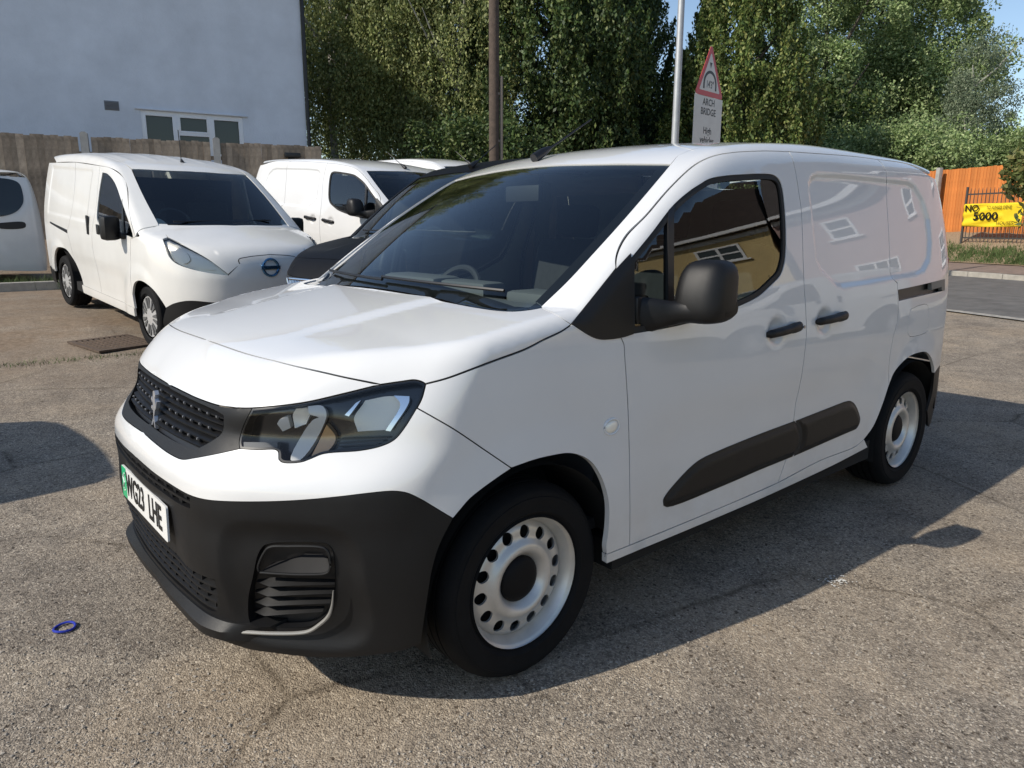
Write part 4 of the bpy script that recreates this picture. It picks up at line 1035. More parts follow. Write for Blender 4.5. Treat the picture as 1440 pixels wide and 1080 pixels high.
    mrx = N.new('ShaderNodeMapRange'); mrx.inputs['From Min'].default_value = 9.0; mrx.inputs['From Max'].default_value = 5.0; L.new(sp.outputs['X'], mrx.inputs['Value'])
    e1 = N.new('ShaderNodeMath'); e1.operation = 'MULTIPLY'; L.new(mrg.outputs[0], e1.inputs[0]); L.new(mrx.outputs[0], e1.inputs[1])
    en = noise(1.3, 6, .7); er = ramp(en.outputs['Fac'], [(.35, (.25, .25, .25)), (.6, (1, 1, 1))])
    e2 = N.new('ShaderNodeMath'); e2.operation = 'MULTIPLY'; L.new(e1.outputs[0], e2.inputs[0]); L.new(er.outputs['Color'], e2.inputs[1])
    soil = ramp(noise(18, 7, .75).outputs['Fac'], [(.3, (.13, .095, .065)), (.55, (.23, .17, .118)), (.8, (.34, .265, .19))])
    col = mix(e2.outputs[0], col, soil.outputs['Color'])
    L.new(col, b.inputs['Base Color']); b.inputs['Roughness'].default_value = .92; b.inputs['Specular IOR Level'].default_value = .25
    bm_ = N.new('ShaderNodeMath'); bm_.operation = 'MULTIPLY_ADD'; bm_.inputs[1].default_value = -1.0; bm_.inputs[2].default_value = 1.0
    L.new(v1.outputs['Distance'], bm_.inputs[0])
    bp = N.new('ShaderNodeBump'); bp.inputs['Strength'].default_value = .85; bp.inputs['Distance'].default_value = .0036; L.new(bm_.outputs[0], bp.inputs['Height'])
    bp2 = N.new('ShaderNodeBump'); bp2.inputs['Strength'].default_value = .6; bp2.inputs['Distance'].default_value = .02; L.new(noise(9, 6, .7).outputs['Fac'], bp2.inputs['Height']); L.new(bp.outputs[0], bp2.inputs['Normal'])
    L.new(bp2.outputs[0], b.inputs['Normal'])
    return m
M_GROUND = ground_mat()
M_ROAD = pmat('road_asphalt', (.15, .145, .138), .9, noise=.28, nscale=3.0, bump=.004, bscale=160, spec=.2)
M_PAVE = pmat('pavement_red_tarmac', (.24, .185, .155), .9, noise=.2, nscale=6, bump=.003, bscale=150, spec=.2)
M_KERB = pmat('concrete_kerb', (.36, .335, .29), .85, noise=.22, nscale=9, bump=.002, bscale=90)
M_LINE = pmat('worn_road_paint', (.36, .34, .30), .8, noise=.45, nscale=14)
M_GRAVEL = pmat('pale_gravel', (.36, .27, .18), .95, noise=.5, nscale=40, bump=.02, bscale=70, spec=.1)
M_GRASSM = pmat('grass_blades', (.075, .115, .030), .8, noise=.4, nscale=12)
M_DIRT = pmat('bank_earth', (.13, .095, .06), .95, noise=.4, nscale=7, bump=.03, bscale=30, spec=.1)
def sheet(name, xs, ys, zf, mat, kind='structure', parent=None):
    X, Y = np.meshgrid(xs, ys, indexing='ij'); Z = zf(X.ravel(), Y.ravel()); nx, ny = X.shape
    V = np.c_[X.ravel(), Y.ravel(), Z]; F = [(i*ny+j, (i+1)*ny+j, (i+1)*ny+j+1, i*ny+j+1) for i in range(nx-1) for j in range(ny-1)]
    o = mesh_from(name, V, F, parent, mat, True); 
    if kind: o['kind'] = kind
    return o
xs = np.r_[-400, -120, -40, np.arange(-16, 32, .5), 36, 42, 50, 70, 140, 400]; ys = np.r_[-400, -120, -50, np.arange(-24, 24, .5), 28, 36, 50, 80, 160, 400]
gr = sheet('ground', xs, ys, gz, M_GROUND)
def strip(name, s0, s1, t0, t1, zf, mat, nt=60, ns=6, kind='structure'):
    """strip between two distances from the road axis, running along the road"""
    V = []; F = []
    for t in np.linspace(t0, t1, nt):
        for s in np.linspace(s0, s1, ns):
            x, y = RN*s+RD*t; V.append((x, y, zf(x, y, s)))
    for i in range(nt-1):
        for j in range(ns-1): F.append((i*ns+j, i*ns+j+1, (i+1)*ns+j+1, (i+1)*ns+j))
    o = mesh_from(name, V, F, None, mat, True); o['kind'] = kind
    # face up
    if o.data.polygons[0].normal.z < 0: o.data.flip_normals()
    return o
ROAD_T = (-45, 70)
strip('road', 10.25, 16.15, *ROAD_T, lambda x, y, s: gzf(x, y)+.012, M_ROAD, 90, 10)
strip('road_marking', 10.12, 10.30, *ROAD_T, lambda x, y, s: gzf(x, y)+.020, M_LINE, 90, 2)
strip('pavement', 16.32, 18.0, *ROAD_T, lambda x, y, s: gzf(x, y)*0+.26+.115+(s-16.3)*.06, M_PAVE, 60, 4)
L_ = .914
ke = bpy.data.objects.new('kerb', None); COL.objects.link(ke); ke['kind'] = 'structure'
bm = bmesh.new(); add_box(bm, (0, 0, .0), (.905, .17, .26), None, .012); km = bpy.data.meshes.new('kerb_stone'); bmesh.ops.recalc_face_normals(bm, faces=bm.faces); bm.to_mesh(km); bm.free(); km.materials.append(M_KERB)
ang = math.atan2(RD[1], RD[0])
for i in range(-6, 40):
    p = RN*16.235+RD*(i*L_); o = bpy.data.objects.new('kerb_stone', km); COL.objects.link(o); o.parent = ke
    o.location = (p[0], p[1], gzf(*(RN*16.1+RD*i*L_))+.0+random.uniform(-.004, .004)); o.rotation_euler = (0, 0, ang+random.uniform(-.006, .006))
# yard kerb by the left fence
ke2 = bpy.data.objects.new('kerb', None); COL.objects.link(ke2); ke2['kind'] = 'structure'
for i in range(-8, 3):
    o = bpy.data.objects.new('kerb_stone', km); COL.objects.link(o); o.parent = ke2; o.location = (1.05+i*L_, 10.65-.02*i, gzf(1.05, 10.6)+.0+random.uniform(-.01, .01)); o.rotation_euler = (0, random.uniform(-.01, .01), -.02)
# gravel bank behind the pavement
def bank_z(x, y, s): return gzf(x, y)+.035*math.sin(x*3.1+y*2.3)*math.sin(y*4.7)+.03
strip('gravel_bank', 17.9, 20.6, -8, 30, lambda x, y, s: max(bank_z(x, y, s), .49), M_GRAVEL, 140, 14)
def blades(name, spots, n, hgt, parent=None, mat=None, spread=.3, wid=.008):
    V = np.zeros((n*3, 3)); k = np.random.randint(0, len(spots), n); sp = np.array(spots)
    base = sp[k]+np.c_[np.random.normal(0, spread, (n, 2)), np.zeros(n)]
    base[:, 2] = gz(base[:, 0], base[:, 1])+.0
    a = np.random.uniform(0, 2*np.pi, n); h = hgt*np.random.uniform(.4, 1.2, n); d = np.c_[np.cos(a), np.sin(a), np.zeros(n)]; ln = np.random.uniform(.1, .7, n)[:, None]*h[:, None]
    b2 = np.random.uniform(0, 2*np.pi, n); lean = np.c_[np.cos(b2), np.sin(b2), np.zeros(n)]*ln
    V[0::3] = base-d*wid; V[1::3] = base+d*wid; V[2::3] = base+lean+np.c_[np.zeros((n, 2)), h]
    me = bpy.data.meshes.new(name); me.from_pydata([tuple(v) for v in V], [], [(3*i, 3*i+1, 3*i+2) for i in range(n)]); o = link(name, me, parent, [mat or M_GRASSM]); return o
o = blades('grass', [(*(RN*s+RD*t), 0) for s in np.arange(18.35, 19.1, .2) for t in np.arange(9.5, 15.2, .35)], 9000, .13, wid=.012, spread=.18); props(o, 'low green grass on the gravel bank by the railings', 'grass', kind='stuff')
o = blades('grass', [(x, 11.05+.05*np.sin(x*5), 0) for x in np.arange(-4, 2.2, .3)]+[(1.75, 10.75, 0)]*6, 5200, .20, wid=.006, spread=.16); props(o, 'rough grass growing behind the yard kerb', 'grass', kind='stuff')
# loose stones scattered on the yard
def pebbles(n):
    bm = bmesh.new(); bmesh.ops.create_icosphere(bm, subdivisions=1, radius=1); vs = np.array([v.co[:] for v in bm.verts]); fs = [[v.index for v in f.verts] for f in bm.faces]; bm.free()
    V = []; F = []
    for i in range(n):
        r = random.random()
        px = (random.uniform(-20, 1460), 560+520*math.sqrt(random.random())); p = ground(px)
        if p[0] > .15 and p[0] < 4.4 and abs(p[1]) < .9: continue
        if p[1] > 3.5 or p[0] > 9: continue
        sz = random.choice([.0025, .003, .0035, .005])*random.uniform(.7, 1.3); k = len(V)*0+len(V)
        q = vs*np.array([sz, sz*random.uniform(.6, 1), sz*random.uniform(.35, .7)])*(1+.25*np.random.randn(len(vs), 1)); a = random.uniform(0, 6.28); c, s = math.cos(a), math.sin(a)
        V += [(p[0]+c*x-s*y, p[1]+s*x+c*y, gzf(p[0], p[1])+z+sz*.3) for x, y, z in q]; F += [tuple(k+j for j in f) for f in fs]
    o = mesh_from('loose_gravel', V, F, None, pmat('loose_stone', (.36, .32, .27), .9, noise=.5, nscale=60), False); props(o, 'small loose stones scattered over the yard', 'gravel', kind='stuff')
pebbles(5200)
# drain grating
dg = empty('drain_grating', (1.12, 5.58, gzf(1.12, 5.58)+.012), .28); dg.rotation_euler.x = .07; props(dg, 'rusty iron drain grating set in the yard', 'drain')
M_IRON = pmat('rusty_iron', (.095, .065, .045), .85, noise=.4, nscale=20, bump=.002, bscale=80)
bm = bmesh.new()
for s in (-1, 1): add_box(bm, (0, s*.27, 0), (.60, .05, .02)); add_box(bm, (s*.275, 0, 0), (.05, .49, .02))
bm_obj('grate_frame', bm, M_IRON, dg, False)
for i in range(9):
    bm = bmesh.new(); add_box(bm, (-.215+i*.054, 0, .0), (.026, .49, .018)); bm_obj('bar', bm, M_IRON, dg, False)
bm = bmesh.new(); add_box(bm, (0, 0, -.012), (.56, .56, .012)); bm_obj('pit', bm, M_DARK, dg, False)
# blue plastic ring on the ground
p = ground((91, 885)); bm = bmesh.new()
add_tube(bm, [(p[0]+.034*math.cos(t), p[1]+.034*math.sin(t), .008+.002*math.sin(2*t)) for t in np.linspace(0, 2*math.pi, 28)], .0045, 8, False)
o = bm_obj('plastic_ring', bm, pmat('blue_plastic', (.02, .035, .35), .35), None); props(o, 'small blue plastic ring lying on the tarmac', 'ring')
# white paint splash: a cluster of small flat specks
p = ground((1180, 818)); V = []; F = []
for i in range(60):
    rr = abs(random.gauss(0, .035)); a = random.uniform(0, 6.28); cx, cy = p[0]+1.3*rr*math.cos(a), p[1]+rr*math.sin(a); r = random.uniform(.0015, .006); k = len(V)
    for j in range(7): b_ = 2*math.pi*j/7; q_ = r*random.uniform(.6, 1.3); V.append((cx+q_*math.cos(b_), cy+q_*math.sin(b_), .0055+.00001*i))
    F.append(tuple(range(k, k+7)))
o = mesh_from('paint_splash', V, F, None, pmat('white_splash', (.62, .60, .55), .9), False); props(o, 'cluster of dried white paint specks on the tarmac beside the van', 'paint specks', kind='stuff')
# weeds along the old seam across the yard
tl = [ground((x, 533-.10*x), .12) for x in range(-10, 205, 7) if random.random() < .75]
o = blades('weeds', [(q[0], q[1], 0) for q in tl], 260, .04, wid=.003, spread=.05); props(o, 'thin weeds growing along a seam in the tarmac', 'weeds', kind='stuff')
# ================================================================ the small cab-forward electric van behind, and copies of both vans
NS = curve([.15,.25,.35,.5,.7,.9,1.05,1.15,1.3,1.5,1.65,1.8,1.9], [.82,.845,.858,.868,.876,.878,.872,.860,.832,.792,.758,.72,.69], .03)
NTF = curve([0,.15,.3,.45,.6,.8,1.0,1.4], [.25,.165,.095,.05,.024,.008,.001,0], .03); NTR = curve([3,3.6,4.0,4.3,4.56], [0,.006,.02,.045,.085], .05)
NF0 = curve([.15,.25,.35,.5,.62,.75,.85,.95,1.05,1.15], [.10,.055,.025,.01,.0,.0,.015,.045,.10,.20], .02); NP = curve([0,.2,.4,.55,.65,.75,.85], [0,.012,.055,.125,.21,.34,.55], .03)
NBON = curve([-.1,.0,.06,.15,.30,.5,.75,1.0,1.4], [.80,.93,.995,1.045,1.095,1.145,1.195,1.235,1.29], .025)
NROOF = curve([1.2,1.6,1.8,2.1,2.6,3.2,3.8,4.3,4.6], [1.60,1.715,1.755,1.805,1.845,1.855,1.84,1.81,1.77], .06)
NB0 = curve([.15,.4,.7,1.1,1.5,1.7,1.85], [4.53,4.56,4.555,4.54,4.50,4.45,4.36], .05); NPR = curve([0,.5,.65,.75,.82,.9], [0,.02,.05,.11,.20,.4], .02)
NFX, NRX, NWZ = .93, 3.655, .311
def nv_top(x, a):
    bon = NBON(x-.10*a*a)-.05*(a/.7)**2
    s = x-.76-.33*a*a; scr = 1.205+.64*s-.055*s*s-.012*(a/.7)**2
    rib = .005*sstep(1.9, 2.1, x)*sstep(4.4, 4.2, x)*sstep(.62, .58, a)*(sstep(.25, .5, np.abs(((a/.26) % 1)-.5)))
    return smin(NROOF(x)-.04*(a/.65)**2+rib, smax(bon, scr, .01), .05)
def nv(P):
    x, a, z = P[:, 0], np.abs(P[:, 1]), P[:, 2]
    A = NS(z)-NTF(x)-NTR(x)
    for cx in (NFX, NRX): A = A+.014*sstep(.54, .40, np.hypot(x-cx, z-NWZ))*sstep(.1, .3, z)
    A = A-.010*sstep(1.2, 1.5, x)*sstep(3.2, 2.9, x)*sstep(.75, .6, z)*sstep(.3, .45, z)
    A = A-.008*sstep(2.40, 2.44, x)*sstep(4.05, 4.0, x)*sstep(1.08, 1.12, z)*sstep(1.66, 1.62, z)
    gs = a-A; gf = (NF0(z)+NP(a)-x)/np.sqrt(1+np.where(a > .45, .8, .1)); gt = (z-nv_top(x, a))*.9; gr = x-(NB0(z)-NPR(a))
    g = smax(gs, gf, .06); g = smax(g, gt, .07); return smax(g, gr, .06)
NVP = (2.2704, 4.4242, .1702); NVYAW, NVPIT = 1.65296, .07485
SN = Surf(nv, NVYAW, NVP, NVPIT, ((-.2, -1.1, -.1), (4.8, 1.1, 2.1)))
NV = empty('parked_van', NVP); NV.rotation_euler = (0, -NVPIT, NVYAW); NV.rotation_mode = 'XYZ'
props(NV, 'white cab-forward electric van with round blue nose badge in front of the board fence', 'van')
def side_pts(l, S=SN):
    """(x,z) pairs on the right flank -> 3-D points on the surface"""
    O = np.array([(x, 1.6, z) for x, z in l]); P = cast(S.f, O, np.repeat(np.array([[0, -1.0, 0]]), len(O), 0), 0, 1.7, 60)
    return [tuple(p) for p in P]
def build_nv(root, S=SN, paint=None):
    paint = paint or M_WHITE2; sp = side_pts; R = lambda l: l[::-1]
    pk = dict(mirror='copy', h=.03, inset=.003, flange=.02)
    LT = [(236,333.5),(248,339),(260,346),(290,363),(312,379),(321,386)]; LB = [(321,387),(300,384.5),(270,378.5),(247,370),(238,361),(232,346),(229,336)]
    dg = sp([(1.08,1.045),(1.11,.85),(1.125,.60),(1.12,.37)]); bg = sp([(2.21,1.68),(2.17,1.45),(2.16,1.25),(2.24,1.0),(2.25,.85),(2.21,.68),(2.16,.37)])
    atop = sp([(.96,1.075),(1.2,1.29),(1.45,1.50),(1.66,1.625),(1.9,1.685),(2.21,1.70)])
    sg = sp([(3.08,1.72),(3.02,1.5),(3.0,1.3),(3.06,1.05),(3.14,.95),(3.08,.80),(2.98,.60)])
    fa = sp([(1.14,.37),(1.13,.48),(1.05,.61),(.93,.665),(.78,.67),(.62,.62),(.52,.52),(.48,.46)]); ra = sp([(2.98,.60),(3.08,.66),(3.24,.72),(3.45,.735),(3.63,.71),(3.77,.63),(3.87,.50),(3.89,.40)]); ra0 = sp([(2.80,.37),(2.86,.48),(2.98,.60)])
    panel(S, 'bonnet', [[(.745,0,1.2),(.80,.4,1.2),(.90,.67,1.19)],[(.90,.67,1.19),(236,333.5)],LT,[(321,386),(.03,.2,.98),(.012,0,.985)],[(.012,0,.985),(.3,0,1.09),(.745,0,1.2)]], (.4, -.3, -.85), paint, root, h=.03, mirror='join', inset=.002)
    blk = [(.47,.82,.47),(.36,.80,.52),(.22,.72,.56),(.08,.5,.55),(.01,.25,.54),(.0,0,.54)]
    panel(S, 'front_wing', [[(.012,0,.975),(.03,.2,.97),(321,387)],LB,[(229,336),(236,333.5)],[(236,333.5),(.90,.68,1.19)],[(.90,.68,1.19),(.96,.80,1.08)],sp([(.96,1.075),(1.08,1.045)]),dg,sp([(1.12,.37),(1.14,.37)]),fa,blk,[(.0,0,.54),(.0,0,.975)]], (.72, -.68, -.05), paint, root, h=.025, mirror='join', inset=.002, flange=.02)
    panel(S, 'front_bumper', [R(blk),[(.47,.82,.47),(.52,.84,.34),(.54,.84,.24)],[(.54,.84,.24),(.3,.75,.21),(.1,.5,.2),(.07,0,.2)],[(.07,0,.2),(.0,0,.54)]], (.72, -.68, 0), M_PLAST, root, h=.03, mirror='join', inset=.001)
    win = sp([(2.10,1.635),(1.94,1.625),(1.68,1.545),(1.45,1.40),(1.02,1.07),(1.2,1.07),(1.7,1.09),(2.02,1.12),(2.09,1.17),(2.115,1.4),(2.10,1.635)])
    panel(S, 'front_door', [sp([(1.12,.37),(2.16,.37)]),R(bg),R(atop),sp([(.96,1.075),(1.08,1.045)]),dg], (0,-1,0), paint, root, holes=[[win]], **pk)
    panel(S, 'window_glass', [win], (0,-1,0), M_GLASSD, root, h=.05, inset=.002, flange=0, off=-.008, mirror='copy')
    panel(S, 'quarter_bar', [sp([(1.42,1.41),(1.37,1.34)]),sp([(1.37,1.34),(1.24,1.06)]),sp([(1.24,1.06),(1.32,1.06)]),sp([(1.32,1.06),(1.42,1.41)])], (0,-1,0), M_TRIM, root, h=.03, inset=0, flange=.02, mirror='copy')
    panel(S, 'sliding_door', [bg,sp([(2.16,.37),(2.80,.37)]),ra0,R(sg),sp([(3.08,1.72),(2.21,1.70)])], (0,-1,0), paint, root, **pk)
    re = corner_line(S, .72, (.45,.7,1.0,1.35,1.55,1.69), 3.8, .7, 1)
    panel(S, 'rear_quarter', [sg,ra,sp([(3.89,.40),(4.2,.42)]),[sp([(4.2,.42)])[0]]+re,[re[-1]]+sp([(3.9,1.70),(3.08,1.72)])], (-.2,-1,0), paint, root, **pk)
    panel(S, 'sill', [sp([(1.14,.37),(2.86,.37)]),sp([(2.86,.37),(2.84,.28)]),sp([(2.84,.28),(1.16,.28)]),sp([(1.16,.28),(1.14,.37)])], (0,-1,0), paint, root, h=.05, inset=.001, flange=.02, mirror='copy')
    top = [(1.595,0,1.69),(1.62,.3,1.69),(1.72,.60,1.675)]; wsd = [(1.72,.60,1.675),(1.3,.655,1.44),(.92,.68,1.215)]; base = [(.92,.68,1.215),(.80,.4,1.21),(.755,0,1.2)]
    panel(S, 'windscreen', [top,wsd,base,[(.755,0,1.2),(1.595,0,1.69)]], (.6,0,-.8), M_GLASS, root, h=.06, inset=0, flange=0, off=-.004, mirror='join')
    ditch = [(1.72,.60,1.675),(1.9,.615,1.735),(2.4,.62,1.79),(3.2,.62,1.81),(4.0,.61,1.78),(4.30,.58,1.74)]
    panel(S, 'roof_rail', [[(.90,.68,1.19),(.96,.80,1.08)],atop,sp([(2.21,1.70),(3.08,1.72),(3.9,1.70)]),[(3.9,.72,1.70),re[-1]],[re[-1],(4.30,.58,1.74)],R(ditch),wsd,[(.92,.68,1.215),(.90,.68,1.19)]], (.25,-.6,-.75), paint, root, h=.025, mirror='copy', inset=.001)
    panel(S, 'roof', [top,ditch,[(4.30,.58,1.74),(4.36,.3,1.76),(4.37,0,1.76)],[(4.37,0,1.76),(3,0,1.85),(1.595,0,1.69)]], (0,0,-1), paint, root, h=.035, mirror='join', inset=.001)
    panel(S, 'tailgate', [[(4.37,0,1.755),(4.36,.3,1.75),(4.30,.58,1.735)],[(4.30,.58,1.735)]+re[::-1],[re[0],(4.5,0,.45)],[(4.5,0,.45),(4.37,0,1.755)]], (-1,0,0), paint, root, h=.05, mirror='join', inset=.002)
    panel(S, 'rear_bumper', [[(3.9,.84,.42),(4.2,.82,.44),(4.4,.70,.50),(4.53,0,.50)],[(4.53,0,.5),(4.5,0,.22)],[(4.5,0,.22),(4.3,.72,.22),(3.95,.83,.25)],[(3.95,.83,.25),(3.9,.84,.42)]], (-.6,-.8,0), M_PLAST, root, h=.04, mirror='join', inset=.001)
    lamp = [LT, LB, [(229,336),(236,333.5)]]
    for nm, mt, of, ins in (('lens', M_LENS, -.001, .0), ('housing', M_REFL, -.03, -.002)):
        panel(S, nm+'_headlamp' if nm == 'housing' else 'headlamp_lens', lamp, (.72,-.68,-.1), mt, root, h=.03, inset=ins, flange=0, off=of, mirror='copy')
    panel(S, 'headlamp_reflector', [[(236,340),(250,346),(262,355),(266,366),(258,371),(246,364),(239,354),(236,340)]], (.72,-.68,-.1), M_REFL, root, h=.02, inset=0, flange=.02, off=-.012, mirror='copy', fn=None)
    panel(S, 'headlamp_reflector', [[(270,360),(287,368),(303,379),(288,379),(274,374),(270,360)]], (.72,-.68,-.1), M_REFL, root, h=.02, inset=0, flange=.02, off=-.014, mirror='copy', fn=None)
    panel(S, 'slide_rail', [sp([(3.16,.965),(3.9,1.005)]),sp([(3.9,1.005),(3.9,.985)]),sp([(3.9,.985),(3.16,.925)]),sp([(3.16,.925),(3.16,.965)])], (0,-1,0), M_TRIM, root, h=.03, inset=0, flange=.004, off=.003, mirror='copy')
    panel(S, 'pillar_base', [[(.80,.60,1.18),(.98,.66,1.26),(1.04,.80,1.13)],[(1.04,.80,1.13),(.92,.81,1.05),(.78,.74,1.10),(.80,.60,1.18)]], (.5,-.6,-.5), paint, root, h=.02, inset=0, flange=.01, off=-.006, mirror='copy')
    # charging flap line and badge
    fl = [(.02,.0,.985),(.035,.22,.965),(.06,.29,.94),(.04,.24,.84),(.015,.16,.785),(.005,0,.765)]
    ribbon(S, 'charge_flap_line', [fl], None, root, width=.004, depth=-.0015, mat=M_TRIM)
    x0 = float(cast(S.f, np.array([[-.5,0,.865]]), np.array([[1.0,0,0]]), 0, 1, 40)[0,0])
    M_BLUE = pmat('blue_chrome', (.06,.16,.30), .18, metal=.8)
    bm = bmesh.new(); add_tube(bm, [(x0-.008+.12*.075*math.sin(t), .078*math.cos(t), .865+.078*math.sin(t)) for t in np.linspace(0,2*math.pi,33)], .012, 8, False); add_box(bm, (x0-.012,0,.865), (.014,.19,.034), None, .004); bm_obj('nose_badge', bm, M_BLUE, root)
    # mirrors
    for s in (1,-1):
        bm = bmesh.new(); add_box(bm, (1.30, s*.985, 1.13), (.11,.17,.235), Matrix.Rotation(.25*s,3,'Z'), .045); add_box(bm, (1.25, s*.875, 1.06), (.09,.10,.06), None, .02); o = bm_obj('door_mirror', bm, M_PLAST, root)
        o2 = None
        bm = bmesh.new(); add_box(bm, (2.02,s*.885,1.06),(.075,.012,.10),None,.01); bm_obj('door_handle', bm, M_TRIM, root)
        bm = bmesh.new(); add_box(bm, (2.36,s*.882,1.08),(.05,.02,.20),None,.008); bm_obj('door_handle', bm, M_TRIM, root)
    # wiper, antenna, cabin
    bm = bmesh.new(); add_tube(bm, [(.86,.55,1.225),(.83,.1,1.235),(.87,-.45,1.245)], .008, 6); bm_obj('wiper', bm, M_TRIM, root)
    bm = bmesh.new(); add_tube(bm, [(1.95,0,1.775),(1.98,0,1.81)], [.025,.012], 10); add_tube(bm, [(1.98,0,1.80),(2.02,0,2.12)], .005, 6); bm_obj('antenna', bm, M_TRIM, root)
    bm = bmesh.new()
    rows = [[bm.verts.new(p) for p in ((.80+.2*y*y,y,1.17),(1.05,y,1.19),(1.22,y,1.16),(1.28,y,1.0),(1.2,y,.6))] for y in np.linspace(-.72,.72,14)]
    for a,b in zip(rows[:-1],rows[1:]):
        for i in range(4): bm.faces.new((a[i],a[i+1],b[i+1],b[i]))
    bm_obj('dashboard', bm, M_INT, root)
    for y in (.36,-.36):
        bm = bmesh.new(); add_box(bm,(1.95,y,.74),(.5,.48,.16),None,.05); add_box(bm,(2.17,y,1.05),(.14,.46,.62),Matrix.Rotation(.2,3,'Y'),.05); add_box(bm,(2.25,y,1.44),(.09,.24,.16),None,.04); bm_obj('seat', bm, M_SEAT, root)
    bm = bmesh.new(); add_tube(bm, [(1.32+.09*math.sin(t), .37+.18*math.cos(t), 1.16+.15*math.sin(t)) for t in np.linspace(0,2*math.pi,29)], .016, 6, False); bm_obj('steering_wheel', bm, M_INT, root)
    bm = bmesh.new(); add_box(bm,(2.42,0,1.0),(.02,1.5,1.2)); bm_obj('bulkhead', bm, M_INT, root, False)
    bm = bmesh.new(); add_box(bm,(2.3,0,.30),(4.0,1.05,.12)); add_box(bm,(2.28,0,.31),(1.9,1.62,.10)); bm_obj('underbody', bm, M_DARK, root, False)
    for cx in (NFX,NRX):
        for s in (1,-1):
            w_ = empty('wheel',(cx,-.81*s,NWZ)); w_.parent = root; w_.scale = (.966,.966,.966)
            if s < 0: w_.rotation_euler = (0,0,math.pi)
            o = bpy.data.objects.new('tyre', bpy.data.meshes['mesh_tyre']); COL.objects.link(o); o.parent = w_
            cv = bpy.data.meshes.get('mesh_wheel_cover')
            if cv is None:
                bm = bmesh.new(); V_, F_ = lathe([(.0,.004),(.05,.003),(.10,.008),(.17,.012),(.205,.008),(.212,.016)],56); bm.free()
                o = mesh_from('wheel_cover',V_,F_,w_,M_ALLOY,True,auto=40); fix_normals(o); o.data.name='mesh_wheel_cover'
                bm = bmesh.new()
                for k in range(7):
                    a=2*math.pi*k/7
                    for da in (-.11,.11):
                        poly=[(.085,-.008),(.19,-.020),(.196,.0),(.19,.020),(.085,.008)]
                        ca,sa=math.cos(a+da*1.6),math.sin(a+da*1.6)
                        add_prism(bm,poly,-.004,.010,lambda u,v,h: (u*ca-v*sa,.010+h*-.0-.004+(.004 if h>0 else -.001),u*sa+v*ca))
                sm=bpy.data.meshes.new('mesh_wheel_slots'); bm.to_mesh(sm); bm.free(); sm.materials.append(pmat('cover_slot', (.10, .10, .10), .6))
            else: o = bpy.data.objects.new('wheel_cover',cv); COL.objects.link(o); o.parent = w_
            o = bpy.data.objects.new('wheel_slots',bpy.data.meshes['mesh_wheel_slots']); COL.objects.link(o); o.parent = w_; o.location=(0,-.004,0)
            arch_liner(root,cx,s,.385,NWZ,.83)
build_nv(NV)
def copy_tree(o, parent=None, swap=None, skip=()):
    if o.name.split('.')[0] in skip: return None
    c = o.copy(); COL.objects.link(c); c.parent = parent
    if swap and o.type == 'MESH':
        for i, sl in enumerate(c.material_slots):
            if sl.material in swap:
                m = swap[sl.material]; sl.link = 'OBJECT'; sl.material = m
    for ch in o.children: copy_tree(ch, c, swap, skip)
    return c
def place(root, loc, yaw, pitch, label, scale=(1, 1, 1), swap=None, skip=(), group=None):
    c = copy_tree(root, None, swap, skip); c.location = loc; c.rotation_euler = (0, -pitch, yaw); c.scale = scale
    for k in ('label', 'category', 'group'):
        if k in c: del c[k]
    props(c, label, 'van', group); return c
# black passenger version beside the near van
BK = place(VAN, (1.734, 2.283, .10), .2032, .03, 'black van with chrome-edged grille parked alongside the near white van', (1, 1, 1.025), swap={M_WHITE: M_BLACKP}, skip=('number_plate',))
for i in range(-21, 22):
    y = i*.0215; zt_ = .905; zb_ = float(np.interp(abs(y), [0, .36, .46], [.80, .81, .86])); xa, xb_ = front_x(SV, [y], zt_)[0], front_x(SV, [y], zb_)[0]
    bm = bmesh.new(); add_tube(bm, [(xa-.004, y, zt_), (xb_-.006, y, zb_)], .0042, 6); bm_obj('grille_bar', bm, M_CHROME, BK)
ys_ = np.linspace(-.50, .50, 41); xs_ = front_x(SV, ys_, .915); bm = bmesh.new(); add_tube(bm, [(x-.004, y, .915) for x, y in zip(xs_, ys_)], .008, 8)
bm_obj('grille_edge', bm, M_CHROME, BK)
for s_ in (-1, 1):
    bm = bmesh.new(); zz = np.linspace(.915, .80, 10); yy = np.interp(zz, [.80, .86, .915], [.40, .47, .50]); add_tube(bm, [(front_x(SV, [s_*y], z)[0]-.004, s_*y, z) for y, z in zip(yy, zz)], .009, 8); bm_obj('grille_edge', bm, M_CHROME, BK)
# larger white van behind it
DV = place(VAN, (5.423, 4.678, .264), 1.7042, .06, 'larger white panel van nose-on behind the black van, darkened windscreen', (1.1, 1.04, 1.06), skip=('number_plate',))
